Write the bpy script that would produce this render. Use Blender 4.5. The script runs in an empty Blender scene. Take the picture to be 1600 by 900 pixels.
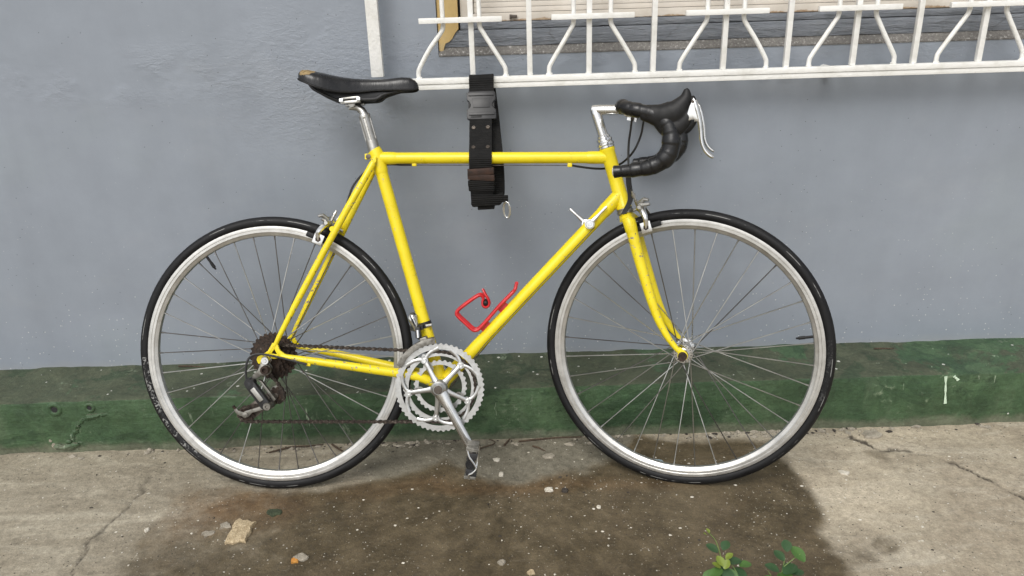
import bpy, bmesh, math, random
import numpy as np
from mathutils import Vector, Matrix, Quaternion

random.seed(7)
rng = np.random.default_rng(7)
sc = bpy.context.scene
COL = sc.collection
PI = math.pi

# ------------------------------------------------------------------ camera
TILT, ROLL = 0.3720, 0.0308
cam_d = bpy.data.cameras.new('camera')
cam_d.sensor_width = 36.0
cam_d.lens = 1196.74 / 1600 * 36.0
cam_d.clip_start = 0.02
cam_d.clip_end = 500
cam = bpy.data.objects.new('camera', cam_d)
COL.objects.link(cam)
_fw = Vector((0, math.cos(TILT), -math.sin(TILT)))
_r = Vector((1, 0, 0))
_u = _r.cross(_fw)
_r2 = math.cos(ROLL) * _r - math.sin(ROLL) * _u
_u2 = math.sin(ROLL) * _r + math.cos(ROLL) * _u
cm = Matrix((_r2, _u2, -_fw)).transposed().to_4x4()
cm.translation = Vector((0, -1.5978, 1.1382))
cam.matrix_world = cm
sc.camera = cam

# ------------------------------------------------------------------ light
SUN_EL, SUN_AZ = math.radians(52), math.radians(202)   # azimuth clockwise from +Y; sun stands behind the camera, to its left
world = bpy.data.worlds.new('World')
sc.world = world
world.use_nodes = True
wn, wl = world.node_tree.nodes, world.node_tree.links
wn.clear()
sky = wn.new('ShaderNodeTexSky')
sky.sky_type = 'NISHITA'
sky.sun_disc = False
sky.sun_elevation = SUN_EL
sky.sun_rotation = SUN_AZ
sky.dust_density = 3.0
sky.air_density = 1.0
hs = wn.new('ShaderNodeHueSaturation')
hs.inputs['Saturation'].default_value = 0.22     # an even, clouded sky
bg = wn.new('ShaderNodeBackground')
bg.inputs['Strength'].default_value = 0.125
wo = wn.new('ShaderNodeOutputWorld')
wl.new(sky.outputs[0], hs.inputs['Color'])
wl.new(hs.outputs[0], bg.inputs['Color'])
wl.new(bg.outputs[0], wo.inputs['Surface'])

sun_d = bpy.data.lights.new('sun', 'SUN')
sun_d.energy = 1.1
sun_d.angle = math.radians(32)
sun_d.color = (1.0, 0.97, 0.92)
sun = bpy.data.objects.new('sun', sun_d)
COL.objects.link(sun)
sd = Vector((math.sin(SUN_AZ) * math.cos(SUN_EL), math.cos(SUN_AZ) * math.cos(SUN_EL), math.sin(SUN_EL)))
sun.rotation_euler = sd.to_track_quat('Z', 'Y').to_euler()

sc.view_settings.view_transform = 'Standard'
sc.view_settings.look = 'None'
sc.view_settings.exposure = 0.5
sc.view_settings.gamma = 1.0
sc.view_settings.use_curve_mapping = False
sc.render.engine = 'CYCLES'


# ================================================================== materials
class NT:
    """small helper round a material's node tree"""
    def __init__(self, name):
        self.m = bpy.data.materials.new(name)
        self.m.use_nodes = True
        self.n = self.m.node_tree.nodes
        self.l = self.m.node_tree.links
        self.b = self.n['Principled BSDF']
        self._tc = None

    def new(self, t, **kw):
        nd = self.n.new(t)
        for k, v in kw.items():
            setattr(nd, k, v)
        return nd

    def put(self, sock, v):
        if hasattr(v, 'is_output') or isinstance(v, bpy.types.NodeSocket):
            self.l.new(v, sock)
        elif isinstance(v, (tuple, list)):
            sock.default_value = (*v, 1.0) if len(v) == 3 and len(sock.default_value) == 4 else v
        else:
            sock.default_value = v

    def co(self):
        if not self._tc:
            self._tc = self.new('ShaderNodeTexCoord')
        return self._tc.outputs['Object']

    def mapping(self, scale=(1, 1, 1), loc=(0, 0, 0), rot=(0, 0, 0)):
        mp = self.new('ShaderNodeMapping')
        self.l.new(self.co(), mp.inputs['Vector'])
        mp.inputs['Scale'].default_value = scale
        mp.inputs['Location'].default_value = loc
        mp.inputs['Rotation'].default_value = rot
        return mp.outputs[0]

    def noise(self, scale, detail=4, rough=0.55, vec=None, dist=0.0):
        nd = self.new('ShaderNodeTexNoise')
        self.l.new(vec or self.co(), nd.inputs['Vector'])
        nd.inputs['Scale'].default_value = scale
        nd.inputs['Detail'].default_value = detail
        nd.inputs['Roughness'].default_value = rough
        nd.inputs['Distortion'].default_value = dist
        return nd.outputs['Fac']

    def xz(self):
        X, Y, Z = self.sep()
        c = self.new('ShaderNodeCombineXYZ')
        self.l.new(X, c.inputs[0])
        self.l.new(Z, c.inputs[1])
        return c.outputs[0]

    def voro(self, scale, vec=None, feature='F1', out='Distance', rand=1.0, dim='3D'):
        nd = self.new('ShaderNodeTexVoronoi', feature=feature, voronoi_dimensions=dim)
        self.l.new(vec or self.co(), nd.inputs['Vector'])
        nd.inputs['Scale'].default_value = scale
        nd.inputs['Randomness'].default_value = rand
        return nd.outputs[out]

    def ramp(self, fac, stops, interp='LINEAR'):
        nd = self.new('ShaderNodeValToRGB')
        cr = nd.color_ramp
        cr.interpolation = interp
        while len(cr.elements) < len(stops):
            cr.elements.new(0.5)
        for e, (p, c) in zip(cr.elements, stops):
            e.position = p
            e.color = (*c, 1) if isinstance(c, (tuple, list)) else (c, c, c, 1)
        self.l.new(fac, nd.inputs['Fac'])
        return nd.outputs['Color']

    def math(self, op, a, b=0.0, c=0.0, clamp=False):
        nd = self.new('ShaderNodeMath', operation=op, use_clamp=clamp)
        for i, v in enumerate((a, b, c)):
            self.put(nd.inputs[i], v)
        return nd.outputs[0]

    def step(self, v, lo, hi):
        nd = self.new('ShaderNodeMapRange', interpolation_type='SMOOTHSTEP')
        self.put(nd.inputs['Value'], v)
        nd.inputs['From Min'].default_value = lo
        nd.inputs['From Max'].default_value = hi
        return nd.outputs[0]

    def mix(self, fac, a, b, mode='MIX'):
        nd = self.new('ShaderNodeMix', data_type='RGBA', blend_type=mode)
        self.put(nd.inputs[0], fac)
        self.put(nd.inputs[6], a)
        self.put(nd.inputs[7], b)
        return nd.outputs[2]

    def attr(self, name):
        nd = self.new('ShaderNodeAttribute', attribute_name=name)
        return nd.outputs['Fac']

    def sep(self):
        nd = self.new('ShaderNodeSeparateXYZ')
        self.l.new(self.co(), nd.inputs[0])
        return nd.outputs

    def bump(self, h, strength=0.3, dist=0.002, prev=None):
        nd = self.new('ShaderNodeBump')
        nd.inputs['Strength'].default_value = strength
        nd.inputs['Distance'].default_value = dist
        self.l.new(h, nd.inputs['Height'])
        if prev:
            self.l.new(prev, nd.inputs['Normal'])
        return nd.outputs[0]

    def set(self, color=None, rough=None, metal=None, normal=None, spec=None, coat=None):
        b = self.b.inputs
        if color is not None: self.put(b['Base Color'], color)
        if rough is not None: self.put(b['Roughness'], rough)
        if metal is not None: self.put(b['Metallic'], metal)
        if spec is not None: self.put(b['Specular IOR Level'], spec)
        if coat is not None: self.put(b['Coat Weight'], coat)
        if normal is not None: self.l.new(normal, b['Normal'])
        return self.m


M = {}


def yellow(name, lo, hi, seed):
    t = NT(name)
    v = t.mapping(loc=(seed, seed * .7, 0))
    chip = t.step(t.noise(95, 5, .62, v), lo, hi)
    chip2 = t.step(t.noise(330, 3, .6, v), .66, .70)
    zone = t.step(t.noise(14, 2, .5, v), .42, .62)
    chip2 = t.math('MULTIPLY', chip2, zone)
    allc = t.math('MAXIMUM', chip, chip2)
    grime = t.noise(22, 5, .6, v)
    base = t.ramp(grime, [(.3, (.72, .56, .010)), (.6, (.79, .64, .012)), (.8, (.80, .67, .04))])
    ccol = t.ramp(t.noise(160, 2), [(.35, (.12, .07, .04)), (.55, (.40, .36, .28))])
    col = t.mix(allc, base, ccol)
    inv = t.math('SUBTRACT', 1.0, allc)
    bm = t.bump(inv, .5, .0006)
    bm = t.bump(t.noise(40, 3), .06, .002, bm)
    return t.set(col, t.ramp(grime, [(.3, .24), (.7, .42)]), 0, bm, .5)


M['yellow'] = yellow('yellow_enamel', .675, .71, 0)
M['yellow_worn'] = yellow('yellow_enamel_worn', .60, .64, 3.1)


def metal(name, c0, c1, r0, r1, scale=60, bump=.1, metallic=1.0):
    t = NT(name)
    n = t.noise(scale, 5, .6)
    col = t.ramp(n, [(.3, c0), (.7, c1)])
    return t.set(col, t.ramp(n, [(.3, r0), (.7, r1)]), metallic, t.bump(t.noise(scale * 4, 3), bump, .001))


M['polished'] = metal('polished_aluminium', (.80, .80, .79), (.68, .68, .66), .13, .30, 40, .05)
M['chrome'] = metal('chromed_steel', (.75, .75, .75), (.60, .60, .59), .08, .2, 40, .05)
M['dull'] = metal('weathered_aluminium', (.52, .51, .48), (.36, .35, .32), .32, .5, 70, .25)
M['ring'] = metal('satin_aluminium', (.66, .66, .65), (.46, .46, .44), .28, .42, 60, .2)
M['spoke'] = metal('spoke_steel', (.66, .66, .64), (.24, .235, .22), .22, .4, 6, .05)
M['grimy_alloy'] = metal('grimy_aluminium', (.34, .33, .30), (.15, .14, .12), .38, .6, 75, .35)
M['spoke_dark'] = metal('tarnished_spoke_steel', (.22, .21, .20), (.08, .075, .07), .3, .5, 8, .05)
M['dark_steel'] = metal('grimy_steel', (.16, .14, .12), (.07, .055, .045), .4, .65, 80, .4, .7)

t = NT('rim_aluminium')
t.set(t.ramp(t.noise(30, 5, .65), [(.3, (.47, .46, .43)), (.7, (.64, .63, .60))]), t.ramp(t.noise(70, 4), [(.3, .3), (.7, .46)]), .9,
      t.bump(t.noise(220, 3), .15, .001))
M['rim'] = t.m

t = NT('rusty_steel')
n1 = t.noise(110, 6, .65)
t.set(t.ramp(n1, [(.3, (.012, .009, .007)), (.5, (.038, .025, .018)), (.68, (.078, .048, .032)), (.8, (.15, .11, .08))]), .75, .35,
      t.bump(t.noise(420, 4, .7), .6, .001))
M['rust'] = t.m
t = NT('rusty_chain_steel')
n1 = t.noise(150, 5, .65)
t.set(t.ramp(n1, [(.32, (.014, .011, .009)), (.55, (.050, .038, .029)), (.75, (.19, .16, .135))]), .55, .6,
      t.bump(t.noise(420, 3, .7), .4, .001))
M['chain'] = t.m


def tyre(name, a0, a1, amount):
    t = NT(name)
    X, Y, Z = t.sep()
    ang = t.math('ARCTAN2', Z, X)
    rad = t.math('SQRT', t.math('ADD', t.math('POWER', X, 2.0), t.math('POWER', Z, 2.0)))
    band = t.math('MULTIPLY', t.step(rad, .3145, .316), t.math('SUBTRACT', 1.0, t.step(rad, .326, .328)))
    side = t.math('LESS_THAN', Y, -.004)
    arc = t.math('MULTIPLY', t.math('GREATER_THAN', ang, a0), t.math('LESS_THAN', ang, a1))
    comb = t.new('ShaderNodeCombineXYZ')
    t.l.new(t.math('MULTIPLY', ang, 60.0), comb.inputs[0])
    t.l.new(t.math('MULTIPLY', rad, 160.0), comb.inputs[1])
    letters = t.step(t.noise(1.0, 2, .5, comb.outputs[0]), .50, .54)
    wear = t.step(t.noise(35, 4, .6), .40, .56)
    mask = t.math('MULTIPLY', t.math('MULTIPLY', band, side), t.math('MULTIPLY', arc, t.math('MULTIPLY', letters, wear)))
    mask = t.math('MULTIPLY', mask, amount)
    # dusty line moulded along the sidewall shoulder, broken up by wear
    line = t.math('MULTIPLY', t.step(rad, .3262, .3268), t.math('SUBTRACT', 1.0, t.step(rad, .3276, .3282)))
    line = t.math('MULTIPLY', line, t.math('MULTIPLY', side, t.step(t.noise(16, 4, .6), .50, .58)))
    mask = t.math('MAXIMUM', mask, t.math('MULTIPLY', line, .55))
    dust = t.noise(24, 6, .65)
    base = t.ramp(dust, [(.3, (.0045, .0045, .005)), (.62, (.008, .008, .0085)), (.85, (.030, .028, .025))])
    col = t.mix(mask, base, (.38, .38, .36))
    tread = t.math('SINE', t.math('MULTIPLY', ang, 900.0))
    bm = t.bump(tread, .12, .0004)
    return t.set(col, t.ramp(dust, [(.3, .42), (.8, .7)]), 0, t.bump(t.noise(160, 3), .15, .001, bm), .28)


M['tyre_rear'] = tyre('tyre_rubber_printed', -3.15, -2.25, .6)
M['tyre_front'] = tyre('tyre_rubber', -.35, .12, .08)

t = NT('black_vinyl')
X, Y, Z = t.sep()
n1 = t.noise(45, 5, .6)
crease = t.noise(9, 3, .6, t.mapping(scale=(14, 3, 3)))
# leather torn away at the tail, tan lining showing
dx = t.math('SUBTRACT', X, .117); dz = t.math('SUBTRACT', Z, 1.004)
dd = t.math('SQRT', t.math('ADD', t.math('POWER', t.math('MULTIPLY', dx, .72), 2.0), t.math('POWER', t.math('MULTIPLY', dz, 1.25), 2.0)))
dd = t.math('ADD', dd, t.math('MULTIPLY', t.math('SUBTRACT', t.noise(70, 4, .6), .5), .016))
tear = t.math('MULTIPLY', t.math('SUBTRACT', 1.0, t.step(dd, .0160, .0175)), t.math('GREATER_THAN', X, .104))
base = t.ramp(n1, [(.3, (.0035, .0035, .004)), (.75, (.010, .0095, .0095))])
tan = t.ramp(t.noise(150, 4), [(.3, (.16, .10, .035)), (.7, (.34, .25, .12))])
t.set(t.mix(tear, base, tan), t.math('ADD', t.ramp(n1, [(.3, .20), (.7, .38)]), t.math('MULTIPLY', tear, .4)), 0,
      t.bump(t.math('SUBTRACT', crease, tear), .35, .0015), .5)
M['vinyl'] = t.m

t = NT('black_bar_tape')
n1 = t.noise(60, 5, .62)
t.set(t.ramp(n1, [(.3, (.0035, .0035, .004)), (.74, (.009, .0088, .0088)), (.86, (.07, .07, .07))]), t.ramp(n1, [(.3, .22), (.7, .45)]), 0,
      t.bump(t.noise(120, 4), .35, .0015), .5)
M['tape'] = t.m
t = NT('black_rubber')
n1 = t.noise(70, 5, .6)
t.set(t.ramp(n1, [(.3, (.006, .006, .0065)), (.75, (.015, .0145, .014))]), .5, 0, t.bump(t.noise(260, 3), .2, .0008), .3)
M['rubber'] = t.m
t = NT('black_plastic')
t.set(t.ramp(t.noise(40, 4), [(.3, (.007, .007, .0075)), (.7, (.018, .018, .019))]), .42, 0, t.bump(t.noise(300, 2), .1, .0005))
M['plastic'] = t.m
t = NT('black_cable_housing')
t.set(t.ramp(t.noise(50, 3), [(.3, (.010, .010, .010)), (.7, (.022, .022, .022))]), .35)
M['housing'] = t.m
t = NT('black_webbing')
X, Y, Z = t.sep()
rib = t.math('SINE', t.math('MULTIPLY', Z, 1300.0))
n1 = t.noise(60, 5, .6)
t.set(t.ramp(n1, [(.3, (.0035, .0035, .0035)), (.7, (.010, .0095, .009))]), .8, 0,
      t.bump(t.noise(500, 2), .3, .0006, t.bump(rib, .6, .0008)), .25)
M['webbing'] = t.m
t = NT('brown_leather')
t.set(t.ramp(t.noise(70, 5, .65), [(.3, (.012, .007, .005)), (.6, (.045, .020, .012)), (.8, (.11, .05, .025))]), .6, 0,
      t.bump(t.noise(160, 4), .5, .0012))
M['leather'] = t.m
t = NT('red_enamel')
n1 = t.noise(90, 4, .6)
t.set(t.ramp(n1, [(.3, (.42, .010, .014)), (.65, (.58, .022, .026)), (.85, (.45, .06, .05))]), .3, 0, t.bump(t.noise(200, 2), .1, .0006))
M['red'] = t.m

# white enamel of the grille: lumpy brush coats, specks of rust
t = NT('white_grille_paint')
n1 = t.noise(18, 5, .6)
spk = t.step(t.noise(150, 4, .6), .70, .74)
col = t.ramp(n1, [(.25, (.66, .65, .60)), (.5, (.80, .795, .76)), (.8, (.86, .855, .83))])
col = t.mix(t.math('MULTIPLY', spk, .7), col, (.35, .27, .2))
t.set(col, t.ramp(n1, [(.3, .3), (.7, .5)]), 0, t.bump(t.noise(110, 5, .62), .55, .003))
M['white'] = t.m


# grey gloss wall paint
def wall_mat():
    t = NT('grey_gloss_wall_paint')
    X, Y, Z = t.sep()
    big = t.noise(1.6, 5, .55)
    col = t.ramp(big, [(.3, (.244, .272, .310)), (.55, (.262, .290, .332)), (.75, (.270, .303, .332))])
    smear = t.noise(3.0, 6, .65, t.mapping(scale=(1, 1, 2.2)))
    col = t.mix(t.math('MULTIPLY', t.step(smear, .52, .72), .14), col, (.35, .36, .375))
    run = t.noise(1.0, 5, .6, t.mapping(scale=(9, 9, .9)))
    col = t.mix(1.0, col, t.ramp(run, [(.32, .965), (.5, 1.0), (.68, 1.025)]), 'MULTIPLY')
    col = t.mix(1.0, col, t.ramp(t.noise(7, 5, .65), [(.32, .95), (.5, 1.0), (.68, 1.05)]), 'MULTIPLY')
    # mud and paint spatter, thicker towards the plinth
    xz = t.xz()
    v = t.voro(62, xz, dim='2D')
    vc = t.voro(62, xz, out='Color', dim='2D')
    sepc = t.new('ShaderNodeSeparateColor')
    t.l.new(vc, sepc.inputs[0])
    low = t.math('SUBTRACT', 1.0, t.step(Z, .16, .75))
    patch = t.step(t.noise(4.5, 3, .6), .40, .66)
    thr = t.math('ADD', .035, t.math('MULTIPLY', t.math('MULTIPLY', sepc.outputs[0], low), .075))
    sel = t.math('GREATER_THAN', sepc.outputs[1], t.math('SUBTRACT', .985, t.math('MULTIPLY', t.math('MULTIPLY', low, patch), .50)))
    spk = t.math('MULTIPLY', t.math('LESS_THAN', v, thr), sel)
    dark = t.math('MULTIPLY', t.math('LESS_THAN', t.voro(19, xz, dim='2D'), .022), t.math('GREATER_THAN', t.noise(9, 1), .58))
    col = t.mix(t.math('MULTIPLY', spk, .75), col, (.66, .66, .64))
    col = t.mix(t.math('MULTIPLY', dark, .8), col, (.05, .05, .05))
    # dirt creeping up from the plinth edge
    edge = t.math('ADD', Z, t.math('MULTIPLY', t.math('SUBTRACT', t.noise(9, 5, .7), .5), .05))
    col = t.mix(t.math('MULTIPLY', t.math('SUBTRACT', 1.0, t.step(edge, .150, .185)), .5), col, (.30, .31, .31))
    # brush marks in the gloss coat: strong in patches
    br = t.noise(1.0, 6, .7, t.mapping(scale=(58, 58, 120), rot=(0, -.12, 0)), .6)
    br2 = t.noise(1.0, 5, .62, t.mapping(scale=(20, 20, 48), rot=(0, .3, 0)))
    dx = t.math('ADD', X, .46); dz = t.math('SUBTRACT', Z, .93)
    rr = t.math('SQRT', t.math('ADD', t.math('POWER', t.math('MULTIPLY', dx, .7), 2.0), t.math('POWER', dz, 2.0)))
    zone = t.math('MULTIPLY', t.math('SUBTRACT', 1.0, t.step(rr, .03, .27)), t.step(t.noise(8, 4, .6), .36, .60))
    dz2 = t.math('ABSOLUTE', t.math('SUBTRACT', Z, .965))
    zone2 = t.math('MULTIPLY', t.math('SUBTRACT', 1.0, t.step(dz2, .01, .10)), t.step(t.noise(6, 3), .42, .62))
    zone = t.math('MAXIMUM', zone, zone2)
    zone = t.math('MAXIMUM', zone, t.math('MULTIPLY', t.step(t.noise(2.6, 4, .6), .60, .80), .35))
    zone = t.math('ADD', zone, .035)
    h = t.math('MULTIPLY', t.math('ADD', br, t.math('MULTIPLY', br2, .35)), zone)
    bm = t.bump(h, .55, .0055)
    bm = t.bump(t.noise(120, 4, .6), .10, .0016, bm)
    bm = t.bump(spk, .35, .002, bm)
    bm = t.bump(t.noise(5, 3), .12, .02, bm)
    return t.set(col, t.ramp(t.noise(12, 4), [(.3, .30), (.7, .42)]), 0, bm, .5)


M['wall'] = wall_mat()


def green_mat():
    t = NT('green_plinth_paint')
    X, Y, Z = t.sep()
    n1 = t.noise(5, 6, .62)
    n2 = t.noise(28, 6, .66)
    col = t.ramp(n1, [(.28, (.028, .060, .028)), (.5, (.046, .088, .040)), (.72, (.068, .112, .055))])
    streak = t.noise(1.0, 5, .6, t.mapping(scale=(22, 5, 5)))
    col = t.mix(t.math('MULTIPLY', t.step(streak, .52, .74), .4), col, (.105, .145, .085))
    scuff = t.math('MULTIPLY', t.step(n2, .60, .72), t.step(t.noise(3.1, 3), .48, .62))
    col = t.mix(t.math('MULTIPLY', scuff, .85), col, (.20, .25, .16))
    # trodden mud on the flat top, spread and deepened so its colour also shades it
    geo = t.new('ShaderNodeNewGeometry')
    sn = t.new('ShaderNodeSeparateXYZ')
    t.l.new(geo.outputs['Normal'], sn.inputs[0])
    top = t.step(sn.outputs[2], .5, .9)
    mud_shade = t.math('MULTIPLY', top, t.step(t.noise(3.6, 6, .66, None, .6), .39, .44))
    col = t.mix(t.math('MULTIPLY', mud_shade, .75), col, t.ramp(n2, [(.3, (.046, .050, .032)), (.7, (.082, .082, .054))]))
    # layers of older and newer green with hard paint edges, scratches
    old = t.step(t.noise(2.7, 6, .64, t.mapping(scale=(1, 1, 1.8), loc=(3, 1, 2)), .7), .545, .565)
    col = t.mix(t.math('MULTIPLY', old, .55), col, (.022, .046, .022))
    wear = t.math('MULTIPLY', t.step(t.noise(17, 6, .72, t.mapping(loc=(1, 5, 2)), .5), .615, .635), t.step(t.noise(4.2, 3, .6), .46, .58))
    col = t.mix(t.math('MULTIPLY', wear, .7), col, (.15, .19, .125))
    scr = t.math('MULTIPLY', t.step(t.noise(1.0, 3, .6, t.mapping(scale=(70, 70, 9), rot=(0, .35, 0))), .69, .71), t.step(t.noise(6, 2), .5, .6))
    col = t.mix(t.math('MULTIPLY', scr, .7), col, (.28, .34, .24))
    hs_ = t.math('MULTIPLY', t.step(t.noise(1.0, 3, .6, t.mapping(scale=(8, 80, 80))), .66, .69), t.step(t.noise(5, 2), .46, .6))
    col = t.mix(t.math('MULTIPLY', hs_, .6), col, (.018, .034, .018))
    # mud splashed along the foot
    foot = t.math('ADD', Z, t.math('MULTIPLY', t.math('SUBTRACT', t.noise(14, 5, .7), .5), .06))
    foot = t.math('SUBTRACT', 1.0, t.step(foot, .008, .034))
    col = t.mix(t.math('MULTIPLY', foot, .55), col, (.17, .16, .12))
    v = t.voro(48); vc = t.voro(48, out='Color')
    sepc = t.new('ShaderNodeSeparateColor'); t.l.new(vc, sepc.inputs[0])
    thr = t.math('ADD', .07, t.math('MULTIPLY', sepc.outputs[0], .15))
    spk = t.math('MULTIPLY', t.math('LESS_THAN', v, thr), t.math('GREATER_THAN', sepc.outputs[1], t.math('SUBTRACT', .95, t.math('MULTIPLY', t.step(t.noise(4, 3), .45, .65), .33))))
    col = t.mix(spk, col, (.50, .50, .45))
    col = t.mix(1.0, col, t.ramp(t.noise(11, 6, .7), [(.30, .68), (.5, 1.0), (.72, 1.26)]), 'MULTIPLY')
    col = t.mix(1.0, col, t.ramp(t.noise(90, 5, .7), [(.32, .78), (.5, 1.0), (.70, 1.22)]), 'MULTIPLY')
    hline = t.noise(1.0, 5, .65, t.mapping(scale=(7, 60, 60)))
    bm = t.bump(n2, .7, .008)
    bm = t.bump(hline, .35, .005, bm)
    bm = t.bump(t.noise(150, 4, .6), .25, .0015, bm)
    return t.set(col, t.math('ADD', t.ramp(n2, [(.3, .38), (.7, .62)]), t.math('MULTIPLY', mud_shade, .25)), 0, bm, .45)


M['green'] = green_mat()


def ground_mat():
    t = NT('worn_concrete')
    big = t.noise(2.6, 6, .6)
    mid = t.noise(14, 6, .68)
    fine = t.noise(120, 5, .65)
    sweep = t.noise(1.0, 5, .65, t.mapping(scale=(3.5, 15, 1), rot=(0, 0, .3)), .8)
    dry = t.ramp(mid, [(.25, (.240, .202, .148)), (.5, (.355, .308, .228)), (.75, (.440, .388, .298))])
    dry = t.mix(t.math('MULTIPLY', t.step(big, .40, .62), .55), dry, (.270, .224, .162))
    dry = t.mix(t.math('MULTIPLY', t.step(sweep, .48, .68), .55), dry, (.46, .415, .33))
    left = t.attr('left')
    dry = t.mix(t.math('MULTIPLY', left, .65), dry, t.ramp(sweep, [(.32, (.165, .146, .108)), (.5, (.235, .208, .155)), (.68, (.350, .315, .240))]))
    pale = t.attr('pale')
    dry = t.mix(t.math('MULTIPLY', pale, .6), dry, (.52, .45, .335))
    film = t.attr('film')
    dry = t.mix(t.math('MULTIPLY', film, .85), dry, t.ramp(mid, [(.3, (.100, .092, .068)), (.7, (.165, .152, .115))]))
    wet = t.attr('wet')
    wcol = t.ramp(mid, [(.25, (.044, .033, .018)), (.5, (.078, .059, .032)), (.76, (.140, .108, .062))])
    wcol = t.mix(t.math('MULTIPLY', t.step(t.noise(6, 5, .6), .46, .64), .5), wcol, (.105, .078, .046))
    wcol = t.mix(t.math('MULTIPLY', t.step(fine, .58, .70), .4), wcol, (.20, .175, .13))
    wcol = t.mix(t.math('MULTIPLY', t.step(t.noise(60, 4, .7), .60, .68), .45), wcol, (.028, .022, .015))
    wcol = t.mix(t.math('MULTIPLY', t.step(t.noise(3.4, 5, .62), .45, .66), .55), wcol, (.135, .106, .064))
    rust = t.attr('rust')
    wcol = t.mix(t.math('MULTIPLY', rust, .9), wcol, t.ramp(mid, [(.3, (.085, .045, .018)), (.7, (.19, .115, .055))]))
    wm = t.math('ADD', wet, t.math('MULTIPLY', t.math('SUBTRACT', t.noise(22, 5, .65), .5), .55))
    wm = t.step(wm, .22, .86)
    col = t.mix(wm, dry, wcol)
    crack = t.attr('crack')
    col = t.mix(t.math('MULTIPLY', t.step(crack, .08, .75), .9), col, (.045, .037, .028))
    # sand grains
    col = t.mix(1.0, col, t.ramp(t.noise(58, 6, .72), [(.30, .74), (.5, 1.0), (.70, 1.22)]), 'MULTIPLY')
    col = t.mix(1.0, col, t.ramp(t.noise(260, 4, .7), [(.32, .80), (.5, 1.0), (.70, 1.22)]), 'MULTIPLY')
    scr = t.noise(1.0, 4, .65, t.mapping(scale=(16, 210, 1), rot=(0, 0, .5)))
    col = t.mix(t.math('MULTIPLY', t.step(scr, .62, .74), .22), col, (.42, .38, .30))
    v = t.voro(190, dim='2D'); vc = t.voro(190, out='Color', dim='2D')
    sepc = t.new('ShaderNodeSeparateColor'); t.l.new(vc, sepc.inputs[0])
    dens = t.math('SUBTRACT', .93, t.math('MULTIPLY', t.step(t.noise(5, 4, .6), .40, .66), .22))
    g = t.math('MULTIPLY', t.math('LESS_THAN', v, t.math('ADD', .08, t.math('MULTIPLY', t.math('POWER', sepc.outputs[0], 3.0), .30))), t.math('GREATER_THAN', sepc.outputs[1], dens))
    gc = t.ramp(sepc.outputs[2], [(.25, (.030, .025, .019)), (.42, (.20, .17, .12)), (.75, (.42, .38, .30)), (.95, (.66, .63, .56))])
    col = t.mix(t.math('MULTIPLY', g, .85), col, gc)
    bm = t.bump(mid, .6, .006)
    bm = t.bump(fine, .8, .0025, bm)
    bm = t.bump(g, .5, .0015, bm)
    rg = t.mix(wm, t.ramp(fine, [(.3, .78), (.7, .92)]), t.ramp(mid, [(.3, .46), (.7, .74)]))
    return t.set(col, rg, 0, bm, .4)


M['ground'] = ground_mat()

t = NT('grey_sill_paint')
cr_ = t.noise(1.0, 6, .7, t.mapping(scale=(16, 60, 85)))
vor = t.voro(1.0, t.mapping(scale=(9, 20, 34)), feature='DISTANCE_TO_EDGE')
crk = t.math('SUBTRACT', 1.0, t.step(vor, .0, .05))
crk = t.math('MULTIPLY', crk, t.step(t.noise(9, 3), .44, .6))
col = t.ramp(cr_, [(.3, (.155, .172, .195)), (.55, (.205, .222, .248)), (.75, (.27, .285, .305))])
col = t.mix(t.math('MULTIPLY', crk, .6), col, (.09, .095, .10))
t.set(col, .34, 0, t.bump(crk, -.8, .005, t.bump(cr_, 1.0, .012)))
M['sill'] = t.m
t = NT('gritty_ledge')
g1 = t.noise(160, 5, .7)
t.set(t.ramp(g1, [(.3, (.10, .095, .088)), (.58, (.19, .18, .165)), (.70, (.55, .54, .52))]), .8, 0, t.bump(g1, .8, .003))
M['ledge'] = t.m
t = NT('yellowed_jamb_paint')
n1 = t.noise(24, 5, .6)
t.set(t.ramp(n1, [(.3, (.48, .33, .13)), (.6, (.58, .42, .18)), (.8, (.52, .40, .22))]), .55, 0, t.bump(t.noise(60, 4), .2, .002))
M['jamb'] = t.m
t = NT('cream_shutter_paint')
n1 = t.noise(16, 6, .62)
X, Y, Z = t.sep()
low = t.math('ADD', Z, t.math('MULTIPLY', t.math('SUBTRACT', t.noise(26, 5, .65), .5), .022))
peel = t.math('SUBTRACT', 1.0, t.step(low, 1.0665, 1.0700))
col = t.ramp(n1, [(.3, (.56, .51, .44)), (.6, (.66, .61, .54)), (.8, (.70, .66, .60))])
col = t.mix(peel, col, t.ramp(t.noise(80, 4), [(.3, (.30, .19, .11)), (.7, (.48, .38, .27))]))
t.set(col, .5, 0, t.bump(t.noise(90, 4), .2, .0015))
M['cream'] = t.m
t = NT('cream_slat_paint')
n1 = t.noise(9, 6, .62)
t.set(t.ramp(n1, [(.3, (.55, .50, .43)), (.6, (.64, .59, .52)), (.8, (.69, .65, .59))]), .5, 0, t.bump(t.noise(90, 4), .2, .0015))
M['cream_slat'] = t.m
t = NT('dark_gap')
t.set((.02, .02, .02), .9)
M['gap'] = t.m
t = NT('mint_paint_drip')
t.set((.55, .68, .52), .5)
M['drip'] = t.m


def stone_mat(name, a, b, rough=.8, sc_=60):
    t = NT(name)
    n = t.noise(sc_, 6, .65)
    return t.set(t.ramp(n, [(.3, a), (.7, b)]), rough, 0, t.bump(t.noise(sc_ * 2.5, 4), .9, .004))


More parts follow.
